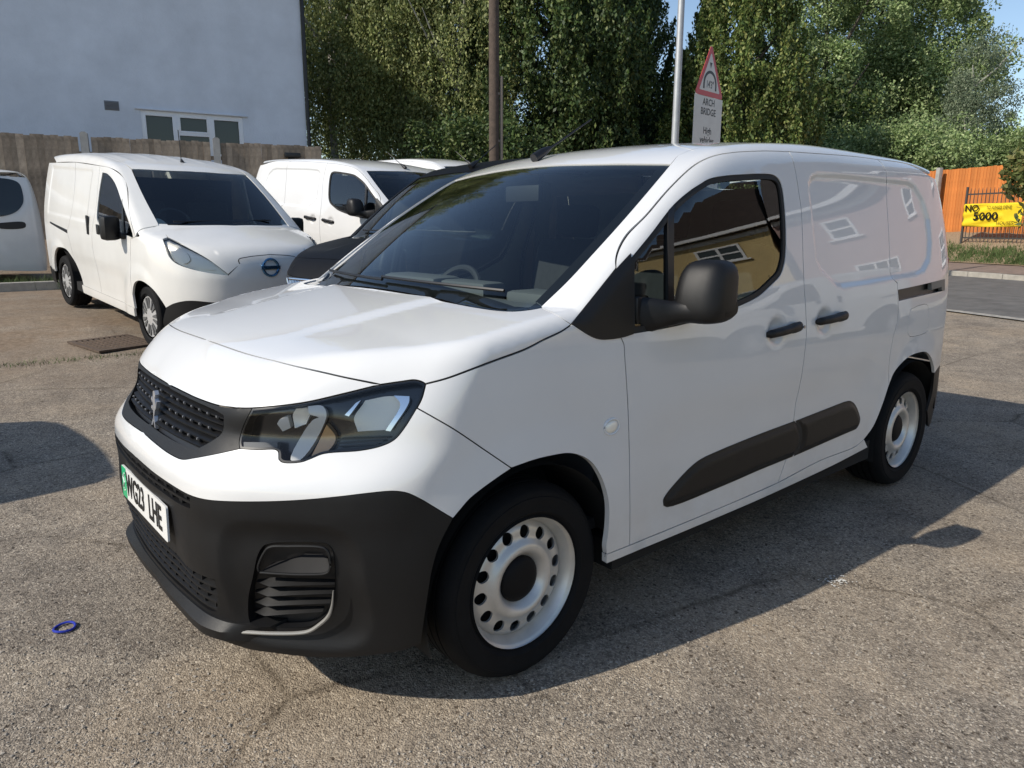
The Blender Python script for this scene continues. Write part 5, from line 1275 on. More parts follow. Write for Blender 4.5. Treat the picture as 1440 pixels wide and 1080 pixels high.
# ================================================================ house, fences, street furniture
M_RENDER = pmat('painted_render', (.66, .70, .76), .9, noise=.14, nscale=.9, bump=.006, bscale=22, spec=.2)
M_UPVC = pmat('white_upvc', (.78, .79, .80), .35)
M_WGLASS = pmat('house_window_glass', (.035, .042, .035), .05, spec=.6)
M_BOARDG = pmat('weathered_board', (.30, .24, .18), .9, noise=.45, nscale=6, bump=.003, bscale=40)
def vary(m, amt=.35):
    t = m.node_tree; b = t.nodes['Principled BSDF']; src = b.inputs['Base Color'].links[0].from_socket; oi = t.nodes.new('ShaderNodeObjectInfo'); mr = t.nodes.new('ShaderNodeMapRange'); mr.inputs['To Min'].default_value = 1-amt; mr.inputs['To Max'].default_value = 1+amt
    mx = t.nodes.new('ShaderNodeMix'); mx.data_type = 'RGBA'; mx.blend_type = 'MULTIPLY'; mx.inputs['Factor'].default_value = 1
    t.links.new(oi.outputs['Random'], mr.inputs['Value']); t.links.new(src, mx.inputs['A']); t.links.new(mr.outputs[0], mx.inputs['B']); t.links.new(mx.outputs['Result'], b.inputs['Base Color'])
vary(M_BOARDG, .3)
M_CONC = pmat('concrete_post', (.33, .325, .31), .9, noise=.2, nscale=8, bump=.002, bscale=60)
M_ORANGE = pmat('orange_stained_board', (.56, .19, .045), .8, noise=.22, nscale=5, bump=.002, bscale=40)
vary(M_ORANGE, .16)
M_GALV = pmat('galvanised_steel', (.40, .41, .42), .5, metal=.5, noise=.1, nscale=10)
M_POLE = pmat('tarred_wood_pole', (.085, .062, .048), .9, noise=.35, nscale=9, bump=.004, bscale=30)
M_SIGNR = pmat('sign_red', (.50, .03, .035), .4); M_SIGNW = pmat('sign_white', (.62, .60, .56), .45, noise=.08, nscale=5); M_SIGNG = pmat('sign_back_grey', (.30, .30, .30), .5, metal=.4)
M_YEL = pmat('yellow_banner', (.80, .58, .02), .55, noise=.06, nscale=4); M_RAIL = pmat('dark_iron_rail', (.045, .042, .04), .6)
# --- rendered house behind the board fence
FA = np.array([1.57, 15.54]); FD = np.array([7.42-1.57, 13.67-15.54]); FD = FD/np.linalg.norm(FD); FNN = np.array([-FD[1], FD[0]])
HD = np.array([.988, -.155]); HD /= np.linalg.norm(HD); HN = np.array([-HD[1], HD[0]]); HC = HN@(FA+FD*3)+3.0
def on_house(px, off=0.0): return on_vplane(px, HC-off, HN)
house = empty('rendered_house', (*on_house((230, 200))[:2], .9)); house.rotation_euler.z = math.atan2(HD[1], HD[0]); props(house, 'tall pale blue-grey rendered house with white window behind the board fence', 'house')
hl = lambda P: np.array([(P[0]-house.location.x)*HD[0]+(P[1]-house.location.y)*HD[1], (P[0]-house.location.x)*HN[0]+(P[1]-house.location.y)*HN[1], P[2]-.9])   # local: along, depth, height
e = hl(on_house((429, 150)))[0]
wl = [hl(on_house(p)) for p in ((197, 156), (341, 164))]; x0, x1 = wl[0][0], wl[1][0]; zt = (wl[0][2]+wl[1][2])/2; zb = zt-1.05
# wall with window opening (front leaf as four blocks), flanks and roof
bm = bmesh.new(); H = 6.9; W0 = e-14
add_box(bm, ((W0+x0)/2, .15, H/2-.6), (x0-W0, .3, H+1.2)); add_box(bm, ((x1+e)/2, .15, H/2-.6), (e-x1, .3, H+1.2)); add_box(bm, ((x0+x1)/2, .15, (zt+H)/2), (x1-x0, .3, H-zt)); add_box(bm, ((x0+x1)/2, .15, (zb-1.2)/2), (x1-x0, .3, zb+1.2))
add_box(bm, (e-.15, 4.3, H/2-.6), (.3, 8, H+1.2)); add_box(bm, (W0+.15, 4.3, H/2-.6), (.3, 8, H+1.2)); add_box(bm, ((W0+e)/2, 8.2, H/2-.6), (e-W0, .2, H+1.2))
bm_obj('wall', bm, M_RENDER, house, False)
bm = bmesh.new(); add_prism(bm, [(-.4, H), (4.2, H+1.3), (8.8, H)], W0-.2, e+.2, lambda u, v, h: (h, u, v)); bm_obj('roof', bm, pmat('roof_tile', (.12, .06, .045), .9, noise=.3, nscale=6), house, False)
wn = bpy.data.objects.new('window', None); COL.objects.link(wn); wn.parent = house
bm = bmesh.new(); f = .07; t3 = (x1-x0)/3
for z in (zb+f/2, zt-f/2): add_box(bm, ((x0+x1)/2, .06, z), (x1-x0, .09, f), None, .006)
for i, x in enumerate((x0+f/2, x0+t3, x1-t3, x1-f/2)): add_box(bm, (x, .058, (zb+zt)/2), (f if i in (0, 3) else .10, .095, zt-zb-.02), None, .006)
zm = zt-.50; add_box(bm, ((x0+x1)/2, .056, zm), (t3-.08, .085, .07), None, .006)
for (a, b, c, d) in ((x0+.06, x0+t3-.04, zb+.06, zt-.06), (x0+t3+.04, x1-t3-.04, zm+.03, zt-.06), (x1-t3+.04, x1-.06, zb+.06, zt-.06)):
    for z in (c+.025, d-.025): add_box(bm, ((a+b)/2, .035, z), (b-a, .05, .05), None, .005)
    for x in (a+.025, b-.025): add_box(bm, (x, .034, (c+d)/2), (.05, .05, d-c-.02), None, .005)
bm_obj('frame', bm, M_UPVC, wn)
for (a, b) in ((x0+.05, x0+t3), (x0+t3, x1-t3), (x1-t3, x1-.05)):
    bm = bmesh.new(); add_box(bm, ((a+b)/2, .075, (zb+zt)/2), (b-a-.06, .012, zt-zb-.1)); bm_obj('pane', bm, M_WGLASS, wn, False)
    bm = bmesh.new(); n = 9
    for k in range(n): add_box(bm, (a+.1+(b-a-.2)*k/(n-1), .22+.01*(k % 2), (zb+zt)/2), ((b-a)/n*.9, .02, zt-zb-.12))
bm = bmesh.new(); add_box(bm, ((x0+x1)/2, -.02, zt+.03), (x1-x0+.24, .06, .035), None, .008); bm_obj('window_head', bm, M_RENDER, house)
v0 = hl(on_house((147, 142))); v1 = hl(on_house((167, 155))); bm = bmesh.new()
for k in range(6): add_box(bm, ((v0[0]+v1[0])/2, -.012, v1[2]+(v0[2]-v1[2])*(k+.5)/6), (v1[0]-v0[0], .03, (v0[2]-v1[2])/10), Matrix.Rotation(.5, 3, 'X'))
add_box(bm, ((v0[0]+v1[0])/2, .002, (v0[2]+v1[2])/2), (v1[0]-v0[0]+.03, .012, v0[2]-v1[2]+.03)); bm_obj('air_vent', bm, pmat('vent_grey', (.20, .21, .23), .7), house, False)
bm = bmesh.new(); add_tube(bm, [(e+.05, -.04, -1), (e+.05, -.04, H)], .05, 10)
bm_obj('downpipe', bm, M_TRIM, house)
# --- board fence with concrete posts
bf = empty('board_fence', (FA[0], FA[1], 1.05)); bf.rotation_euler.z = math.atan2(FD[1], FD[0]); props(bf, 'weathered brown close-board fence with concrete posts in front of the rendered house', 'fence')
bm = bmesh.new(); add_prism(bm, [(0, .012), (.135, .004), (.135, -.006), (0, -.004)], 0, 2.0, lambda u, v, h: (u, -v, h)); bmesh.ops.recalc_face_normals(bm, faces=bm.faces); bdm = bpy.data.meshes.new('board'); bm.to_mesh(bdm); bm.free(); bdm.materials.append(M_BOARDG)
u = -6.0; topf = lambda s: 3.18-1.05
posts = [float((on_vplane(p, FNN@FA, FNN)[:2]-FA)@FD) for p in ((119, 200), (304, 200))]; pw = posts[1]-posts[0]; posts = [posts[0]-2*pw, posts[0]-pw]+posts; end = float((on_vplane((449, 200), FNN@FA, FNN)[:2]-FA)@FD)
while u < end:
    if min(abs(u+.06-p) for p in posts) > .11:
        o = bpy.data.objects.new('board', bdm); COL.objects.link(o); o.parent = bf; o.location = (u, random.uniform(-.004, .004), .0); o.scale = (1, 1, (topf(u)+random.uniform(-.018, .014))/2.0); o.rotation_euler = (0, random.uniform(-.006, .006), 0)
    u += .118
bm = bmesh.new()
for z in (.4, 1.1, 1.8): add_box(bm, ((end-6)/2, .05, z), (end+6, .05, .08))
bm_obj('rail', bm, M_BOARDG, bf, False)
for p in posts:
    bm = bmesh.new(); add_prism(bm, [(-.07, -.5), (.07, -.5), (.07, 2.19), (.03, 2.22), (-.03, 2.22), (-.07, 2.19)], -.07, .07, lambda u, v, h: (p+u, h, v)); bm_obj('concrete_post', bm, M_CONC, bf, False)
# dark lamp / camera box on the fence
p = on_vplane((408, 219), FNN@FA, FNN); bm = bmesh.new(); add_box(bm, (p[0], p[1]-.12, p[2]), (.34, .2, .10), Matrix.Rotation(-.3, 3, 'Z'), .02); add_box(bm, (p[0], p[1]-.05, p[2]-.07), (.1, .14, .08)); o = bm_obj('floodlight', bm, M_TRIM); props(o, 'small black floodlight fixed to the board fence', 'floodlight')
# --- poles
def pole_at(px, dep, zr, r0, r1, mat, name, label, cat, zbase=None):
    q = at_depth(px, dep); zb_ = gzf(q[0], q[1])-.1
    o = empty(name, (q[0], q[1], zb_)); bm = bmesh.new(); add_tube(bm, [(0, 0, 0), (0, 0, zr*.5), (0, 0, zr)], [r0, (r0+r1)/2, r1], 14); bm_obj('shaft', bm, mat, o); props(o, label, cat); return o
o = pole_at((695, 200), 19, 9.5, .135, .115, M_POLE, 'utility_pole', 'brown wooden utility pole rising behind the vans', 'pole')
bm = bmesh.new(); add_tube(bm, [(.13, -.12, 0), (.13, -.12, 4.6)], .04, 8); add_box(bm, (.08, -.06, 4.2), (.16, .12, .05)); add_box(bm, (.08, -.06, 3.1), (.16, .12, .05)); bm_obj('cable_conduit', bm, pmat('conduit_brown', (.20, .17, .14), .8), o)
o = pole_at((949, 200), 14, 8.0, .075, .052, M_GALV, 'street_lamp', 'slim galvanised lamp column beside the arch bridge sign', 'street lamp')
bm = bmesh.new(); add_tube(bm, [(0, 0, 8.0), (.25, -.2, 8.35), (.9, -.75, 8.45)], .035, 8); add_box(bm, (1.15, -.95, 8.45), (.6, .2, .1), Matrix.Rotation(-.69, 3, 'Z'), .03); bm_obj('lamp_head', bm, M_GALV, o)
# --- arch bridge sign
q = at_depth((997, 140), 14.6); sg = empty('road_sign', (q[0], q[1], gzf(q[0], q[1]))); props(sg, 'red triangle 14 ft 3 warning sign above white ARCH BRIDGE plate', 'road sign')
ph = math.radians(47); fh = np.array([CF[0], CF[1]])/np.hypot(CF[0], CF[1]); ch = np.array([CR[0], CR[1]]); e1 = ch*math.cos(ph)+fh*math.sin(ph); e1 /= np.linalg.norm(e1); nn = np.array([e1[1], -e1[0]])
zc = lambda py: at_depth((997, py), 14.6)[2]-gzf(q[0], q[1])
zb_, za_ = zc(136), zc(61); Ms = frame((0, 0, 0), (e1[0], e1[1], 0), (0, 0, 1), (nn[0], nn[1], 0)); S_ = za_-zb_
fr = lambda u, v, h: Ms @ Vector((u, v, h))
def rtri(s, y0, y1, r, n=5):
    P = []; w = s/2
    for cx, cy, a0 in ((0, y1-2*r, 30), (-w+r*1.73, y0+r, 150), (w-r*1.73, y0+r, 270)):
        for k in range(n+1): a = math.radians(a0+120*k/n); P.append((cx+r*math.cos(a), cy+r*math.sin(a)))
    return P
bm = bmesh.new(); add_prism(bm, rtri(S_*1.155, zb_, za_, .05), -.008, .0, fr); bm_obj('red_triangle', bm, M_SIGNR, sg, False)
bm = bmesh.new(); add_prism(bm, rtri(S_*1.155*.72, zb_+S_*.095, zb_+S_*.83, .02), .0, .004, fr); bm_obj('white_field', bm, M_SIGNW, sg, False)
bm = bmesh.new(); R1, R2 = S_*.27, S_*.215; cz = zb_+S_*.13
P = [(R1*math.cos(a), cz+.09*S_+R1*math.sin(a)) for a in np.linspace(0, math.pi, 17)]; Q = [(R2*math.cos(a), cz+.09*S_+R2*math.sin(a)) for a in np.linspace(math.pi, 0, 17)]
for i in range(16): add_prism(bm, [P[i], P[i+1], Q[15-i], Q[16-i]], .004, .006, fr)
add_prism(bm, [(R2, cz), (R1, cz), (R1, cz+.09*S_), (R2, cz+.09*S_)], .004, .006, fr); add_prism(bm, [(-R1, cz), (-R2, cz), (-R2, cz+.09*S_), (-R1, cz+.09*S_)], .004, .006, fr)
add_prism(bm, [(0, zb_+S_*.53), (S_*.05, zb_+S_*.64), (-S_*.05, zb_+S_*.64)], .004, .006, fr); bm_obj('arch_symbol', bm, M_INK, sg, False)
text_mesh('height_text', "14'3\"", S_*.19, M_INK, sg, Ms @ Matrix.Translation((0, cz+S_*.09, .005)), offset=.002, xs=.78)
ph_ = 2.0; bm = bmesh.new(); add_box(bm, (0, zb_-ph_/2-.005, -.004), (S_*1.155*.98, ph_, .008)); 
for v in bm.verts: v.co = Ms @ v.co
bm_obj('white_plate', bm, M_SIGNW, sg, False)
for i, tx in enumerate(('ARCH', 'BRIDGE', None, 'High', 'vehicles', 'use middle', 'of road')):
    if tx: text_mesh('plate_text', tx, S_*.185, M_INK, sg, Ms @ Matrix.Translation((0, zb_-.11-S_*.185*i*.98, .001)), offset=.003, xs=.98 if i != 5 else .85)
bm = bmesh.new()
for s in (-.35, .35): add_tube(bm, [Ms @ Vector((s, 0, -.05)), Ms @ Vector((s, zb_+.08, -.05))], .038, 10)
bm_obj('post', bm, M_GALV, sg)
# --- right side: orange fence, railings, banner
OC = 20.7; of = empty('orange_fence', (*on_vplane((1316, 325), OC)[:2], 1.2)); of.rotation_euler.z = math.atan2(RD[1], RD[0]); props(of, 'bright orange stained board fence behind the iron railings', 'fence')
zt_ = on_vplane((1330, 239), OC)[2]; hb = zt_-1.2
bm = bmesh.new(); add_prism(bm, [(0, .016), (.118, .004), (.118, -.006), (0, -.006)], 0, 1.0, lambda u, v, h: (u, v, h)); bmesh.ops.recalc_face_normals(bm, faces=bm.faces); obm = bpy.data.meshes.new('board'); bm.to_mesh(obm); bm.free(); obm.materials.append(M_ORANGE)
for i in range(-95, 45):
    o = bpy.data.objects.new('board', obm); COL.objects.link(o); o.parent = of; o.location = (i*.105, random.uniform(-.004, .004), .0); o.scale = (1, 1, hb+random.uniform(-.012, .012)); o.rotation_euler = (0, random.uniform(-.005, .005), 0)
bm = bmesh.new(); add_box(bm, (-2.5, -.03, .0), (15, .06, .30)); bm_obj('gravel_board', bm, M_CONC, of, False)
p = on_vplane((1314, 300), OC-.3); bm = bmesh.new(); add_box(bm, (p[0], p[1], 2.05), (.14, .14, 2.4), Matrix.Rotation(math.atan2(RD[1], RD[0]), 3, 'Z'), .012); o = bm_obj('concrete_post', bm, M_CONC); props(o, 'grey weathered post standing in front of the orange fence', 'post')
RC = 19.55; rl = empty('iron_railings', (*on_vplane((1352, 335), RC)[:2], 0)); rl.rotation_euler.z = math.atan2(RD[1], RD[0]); props(rl, 'dark iron railings with pointed bars along the gravel bank', 'railings')
rb = on_vplane((1352, 340), RC); rt = on_vplane((1352, 266), RC); z0_, z1_ = rb[2], rt[2]
def rail_u(px): return float((on_vplane(px, RC)[:2]-on_vplane((1352, 335), RC)[:2])@RD)
bm = bmesh.new(); add_tube(bm, [(0, 0, z0_-.1), (0, 0, z1_+.05)], .035, 8); bm_obj('post', bm, M_RAIL, rl)
ur = min(rail_u((1440, 300)), rail_u((1352, 300)))-6.0
for zz in (z0_+.12, z1_-.16):
    bm = bmesh.new(); add_box(bm, (ur/2, 0, zz), (abs(ur), .012, .04)); bm_obj('rail', bm, M_RAIL, rl, False)
bm = bmesh.new(); add_tube(bm, [(0, 0, z0_), (0, 0, z1_-.06), (0, 0, z1_+.02)], [.011, .011, .002], 6); bme = bpy.data.meshes.new('bar'); bm.to_mesh(bme); bm.free(); bme.materials.append(M_RAIL)
k = -.12
while k > ur:
    o = bpy.data.objects.new('bar', bme); COL.objects.link(o); o.parent = rl; o.location = (k, 0, 0); k -= .125
# banner tied to the railings
def bn_pt(px): return on_vplane(px, RC-.05)
c00, c10, c01 = bn_pt((1358, 287)), bn_pt((1441, 284.5)), bn_pt((1357, 318.5))
bw = np.linalg.norm((c10-c00)[:2]); bh = c00[2]-c01[2]; eb = np.array([*((c10-c00)[:2]/bw), 0]); nb = np.array([eb[1], -eb[0], 0])
bn = empty('protest_banner', tuple(c00)); props(bn, 'yellow protest banner reading NO 5000 HOUSES tied to the railings', 'banner')
V = []; F = []; nx, ny = 40, 14
rip = lambda s, t: .022*math.sin(9*s+5*t)*math.sin(3*t+1)+.02*math.sin(16*(s*.5+t))*(s < .7)
for i in range(nx+1):
    for j in range(ny+1):
        s, t = i/nx, j/ny; V.append(tuple(eb*bw*s+nb*(rip(s, t)+.03)+np.array([0, 0, -bh*t-.012*math.sin(3*s)*t])))
for i in range(nx):
    for j in range(ny): F.append((i*(ny+1)+j, i*(ny+1)+j+1, (i+1)*(ny+1)+j+1, (i+1)*(ny+1)+j))
o = mesh_from('banner_sheet', V, F, bn, M_YEL, True); so = o.modifiers.new('thickness', 'SOLIDIFY'); so.thickness = .003
Mb = frame(tuple(nb*.085), tuple(eb), (0, 0, 1), tuple(nb))
for tx, sz, u_, v_, al, xs_, of_ in (('NO', bh*.40, .035, -.21, 'LEFT', 1.15, .004), ('TO KINGS DENE', bh*.20, .42, -.19, 'LEFT', .82, .0), ('5000', bh*.46, .20, -.57, 'LEFT', 1.35, .006), ('HOUSES', bh*.20, .62, -.86, 'LEFT', 1.1, .0)):
    text_mesh('banner_text', tx, sz, M_INK, bn, Mb @ Matrix.Translation((u_*bw, v_*bh, 0)), offset=of_, align=al, xs=xs_)
# --- houses across the yard behind the photographer, seen in the van's flank and windows
def rear_house(name, label, xa, xb, y, wall, eave, roofcol, wins, trim):
    hp = RN*y+RD*((xa+xb)/2); h = empty(name, (hp[0], hp[1], .95)); h.rotation_euler.z = math.atan2(RD[1], RD[0]); W_ = xb-xa; props(h, label, 'house'); m_ = pmat(name+'_wall', wall, .9, noise=.12, nscale=2)
    bm = bmesh.new(); add_box(bm, (0, -4, eave/2), (W_, 8, eave)); bm_obj('wall', bm, m_, h, False)
    bm = bmesh.new(); add_prism(bm, [(.45, eave-.15), (-4, eave+3.1), (-8.45, eave-.15)], -W_/2-.02, W_/2+.02, lambda u, v, q: (q, u, v)); bm_obj('roof', bm, pmat(name+'_roof', roofcol, .9, noise=.3, nscale=5), h, False)
    bm = bmesh.new(); add_box(bm, (0, .50, eave-.13), (W_+.1, .12, .14)); add_box(bm, (0, .04, eave-.32), (W_-.02, .06, .2)); bm_obj('gutter', bm, M_UPVC, h, False)
    for (wx, wz, ww, wh, cols) in wins:
        w_ = empty('window', (wx, .0, wz)); w_.parent = h
        bm = bmesh.new()
        for z in (-wh/2, 0, wh/2): add_box(bm, (0, .03, z), (ww+.08, .08, .08))
        for i in range(cols+1): add_box(bm, (-ww/2+ww*i/cols, .032, 0), (.08, .07, wh+.06))
        add_box(bm, (0, .09, -wh/2-.08), (ww+.3, .16, .06)); bm_obj('frame', bm, M_UPVC, w_, False)
        bm = bmesh.new(); add_box(bm, (0, .012, 0), (ww, .02, wh)); bm_obj('pane', bm, M_WGLASS, w_, False)
    return h
rear_house('cream_house', 'cream rendered house with dark tiled roof across the road, mirrored in the door glass', -15, -1.2, 20.0, (.62, .48, .23), 5.0, (.055, .038, .03), [(-4.6, 3.9, 1.2, .8, 2), (-.5, 3.9, 1.2, .8, 2), (1.0, 3.9, 1.2, .8, 2), (5.2, 3.9, 1.2, .8, 2), (-3.5, 1.4, 1.8, 1.2, 3), (3.0, 1.4, 1.8, 1.2, 3)], None)
rear_house('brick_house', 'pink brick house with white windows across the road, mirrored in the sliding door', -1.0, 9.2, 20.2, (.42, .30, .28), 5.1, (.10, .085, .08), [(-3.6, 3.9, .62, .8, 1), (-.6, 3.9, .62, .8, 1), (2.4, 3.9, .62, .8, 1), (-3, 1.4, 1.6, 1.2, 3), (2.4, 1.4, 1.6, 1.2, 3)], None)
# --- further vans
_p = at_depth((712, 230), 13.6)
place(VAN, (_p[0], _p[1]-1.2, gzf(_p[0], _p[1])), 1.72, .02, 'high-roofed white van whose roof shows behind the larger white van', (1.08, 1.04, 1.20), skip=('number_plate', 'seat', 'steering_wheel'))
LV = place(NV, (-4.1, 12.45, .47), .0, .0, 'white van with dark rear side glass parked behind the yard kerb by the board fence', (1.25, 1, 1), swap={M_PLAST: M_WHITE2}, skip=('seat', 'steering_wheel', 'slide_rail'))
sgl = [(x, -y, z) for x, y, z in side_pts([(2.60,1.655),(2.50,1.55),(2.50,1.10),(2.60,1.03),(3.9,1.05),(4.20,1.13),(4.31,1.27),(4.33,1.45),(4.30,1.60),(4.18,1.655),(2.60,1.655)])]
panel(SN, 'side_glass', [sgl], (0, 1, 0), pmat('dark_side_glass', (.02, .025, .028), .04, spec=.6), LV, h=.05, inset=0, flange=.01, off=.012)
sgl = [(x, -y, z) for x, y, z in side_pts([(4.02,.98),(4.0,.94),(4.02,.90),(4.30,.91),(4.30,.99),(4.02,.98)])]
panel(SN, 'slide_rail', [sgl], (0, 1, 0), M_TRIM, LV, h=.03, inset=0, flange=.01, off=.006)
place(NV, (-6.35, 3.12, .05), .0, .0, 'white van standing beside the yard, its shadow on the tarmac', skip=('seat', 'steering_wheel'))
place(NV, (7.2, -5.6, .05), .35, .0, 'white van parked on the yard edge facing the cream house', skip=('seat', 'steering_wheel'))
# ================================================================ trees
def leaf_mat(name, c1, c2, c3, trans=.30):
    m = bpy.data.materials.new(name); m.use_nodes = True; t = m.node_tree; t.nodes.clear(); N = t.nodes; L = t.links
    o = N.new('ShaderNodeOutputMaterial'); g = N.new('ShaderNodeNewGeometry'); r = N.new('ShaderNodeValToRGB'); e = r.color_ramp.elements
    e.new(.5); e[0].position = 0; e[1].position = .55; e[2].position = 1
    for q, c in zip(e, (c1, c2, c3)): q.color = (*c, 1)
    L.new(g.outputs['Random Per Island'], r.inputs['Fac'])
    tc = N.new('ShaderNodeTexCoord'); n = N.new('ShaderNodeTexNoise'); n.inputs['Scale'].default_value = .9; n.inputs['Detail'].default_value = 3; L.new(tc.outputs['Object'], n.inputs['Vector'])
    mr = N.new('ShaderNodeMapRange'); mr.inputs['From Min'].default_value = .3; mr.inputs['From Max'].default_value = .7; mr.inputs['To Min'].default_value = .7; mr.inputs['To Max'].default_value = 1.3; L.new(n.outputs['Fac'], mr.inputs['Value'])
    mx = N.new('ShaderNodeMix'); mx.data_type = 'RGBA'; mx.blend_type = 'MULTIPLY'; mx.inputs['Factor'].default_value = 1; L.new(r.outputs['Color'], mx.inputs['A']); L.new(mr.outputs[0], mx.inputs['B'])
    p = N.new('ShaderNodeBsdfPrincipled'); p.inputs['Roughness'].default_value = .55; p.inputs['Specular IOR Level'].default_value = .35; L.new(mx.outputs['Result'], p.inputs['Base Color'])
    tr = N.new('ShaderNodeBsdfTranslucent'); L.new(mx.outputs['Result'], tr.inputs['Color'])
    ms = N.new('ShaderNodeMixShader'); ms.inputs[0].default_value = trans; L.new(p.outputs[0], ms.inputs[1]); L.new(tr.outputs[0], ms.inputs[2]); L.new(ms.outputs[0], o.inputs['Surface'])
    MATS[name] = m; return m
def leaf_mesh(name, C, size, mat, up=None, jit=.5, asp=.55, seed=1, vert=0.0):
    """one small four-sided leaf per row of C"""
    rng = np.random.default_rng(seed); n = len(C)
    a = rng.normal(size=(n, 3)); a[:, 2] += vert*np.sign(a[:, 2]+1e-6)*1.0; a /= np.linalg.norm(a, axis=1, keepdims=True)
    b = np.cross(a, rng.normal(size=(n, 3))); b /= np.linalg.norm(b, axis=1, keepdims=True)
    s = (size*rng.uniform(.6, 1.35, n))[:, None]
    V = np.empty((n, 4, 3)); V[:, 0] = C-a*s; V[:, 1] = C+b*s*asp; V[:, 2] = C+a*s; V[:, 3] = C-b*s*asp
    me = bpy.data.meshes.new(name); me.vertices.add(4*n); me.vertices.foreach_set('co', V.ravel()); me.loops.add(4*n); me.polygons.add(n)
    me.loops.foreach_set('vertex_index', np.arange(4*n)); me.polygons.foreach_set('loop_start', np.arange(0, 4*n, 4)); me.update(calc_edges=True); me.validate(); me.materials.append(mat); return me
def env_round(n, R, z0, z1, rng, lump=.25, shell=.55, pw=1.0, taper=0.0):
    """points through an uneven crown volume, denser near the outside"""
    out = []; k = rng.normal(size=(9, 3))*1.3; ph = rng.uniform(0, 6.28, 9)
    while sum(map(len, out)) < n:
        d = rng.normal(size=(n, 3)); d /= np.linalg.norm(d, axis=1, keepdims=True)
        bump = 1+lump*np.mean(np.sin(d@k.T*2.2+ph), 1)*1.9
        r = (shell+(1-shell)*rng.random(n)**.6)*bump
        p = d*r[:, None]; h = (p[:, 2]+1)/2
        rad = R*(1-taper*np.clip(h, 0, 1.2)); out.append(np.c_[p[:, 0]*rad, p[:, 1]*rad, z0+(z1-z0)*h])
    return np.concatenate(out)[:n]
def crown_clumps(n, R, z0, z1, seed, nc=110, cr=.75, lump=.3, taper=0.0, flat=1.0, shell=.55):
    rng = np.random.default_rng(seed); C = env_round(nc, R, z0, z1, rng, lump, shell, taper=taper)
    k = rng.integers(0, nc, n); d = rng.normal(size=(n, 3)); d /= np.linalg.norm(d, axis=1, keepdims=True)
    rr = cr*(.55+.9*rng.random(nc))[k]; r = rr*(rng.random(n)**.35)
    return C[k]+d*r[:, None]*np.array([1, 1, flat])
def crown_upright(n, R, z0, z1, seed):
    rng = np.random.default_rng(seed); nc = 420; th = rng.uniform(0, 6.28, nc); h = rng.random(nc)**.9
    rad = R*np.sin(np.pi*np.clip(.10+.90*h, 0, 1)**.85)**.62*(.80+.25*rng.random(nc))
    C = np.c_[rad*np.cos(th), rad*np.sin(th), z0+(z1-z0)*h]
    k = rng.integers(0, nc, n); t = rng.random(n); out = np.c_[np.cos(th), np.sin(th), 0*th][k]
    ln = (.7+.8*rng.random(nc))[k]
    return C[k]+np.c_[0*t, 0*t, ln*(t-.4)]+out*(.30*t-.25)[:, None]+rng.normal(size=(n, 3))*(.16*(1.15-t))[:, None]
def crown_weep(n, R, z0, z1, seed):
    rng = np.random.default_rng(seed); nc = 460; C = env_round(nc, R, z0+1.0, z1, rng, .28, .45)
    k = rng.integers(0, nc, n); ln = (.8+1.9*rng.random(nc))[k]; t = rng.random(n)
    return C[k]+np.c_[0*t, 0*t, -ln*t+.25]+rng.normal(size=(n, 3))*np.array([.15, .15, .06])*(.5+.7*t)[:, None]
M_BIRCH = leaf_mat('birch_leaf', (0.124, 0.162, 0.051), (0.218, 0.252, 0.089), (0.375, 0.382, 0.161))
M_EVER = leaf_mat('dense_dark_leaf', (0.026, 0.050, 0.014), (0.057, 0.097, 0.025), (0.142, 0.167, 0.053), .18)
M_HORN = leaf_mat('hornbeam_leaf', (0.052, 0.087, 0.022), (0.110, 0.161, 0.039), (0.260, 0.269, 0.087), .22)
M_POP = leaf_mat('poplar_leaf', (0.122, 0.186, 0.064), (0.233, 0.315, 0.121), (0.436, 0.500, 0.250), .3)
M_SILV = leaf_mat('silver_leaf', (0.100, 0.134, 0.082), (0.162, 0.208, 0.126), (0.270, 0.306, 0.198), .3)
M_SHRUB = leaf_mat('shrub_leaf', (0.075, 0.105, 0.030), (0.143, 0.165, 0.053), (0.255, 0.240, 0.090), .3)
M_BARK = pmat('bark', (.10, .085, .07), .95, noise=.35, nscale=9, bump=.01, bscale=22)
M_BBARK = pmat('birch_bark', (.42, .40, .36), .9, noise=.5, nscale=7, bump=.004, bscale=25)
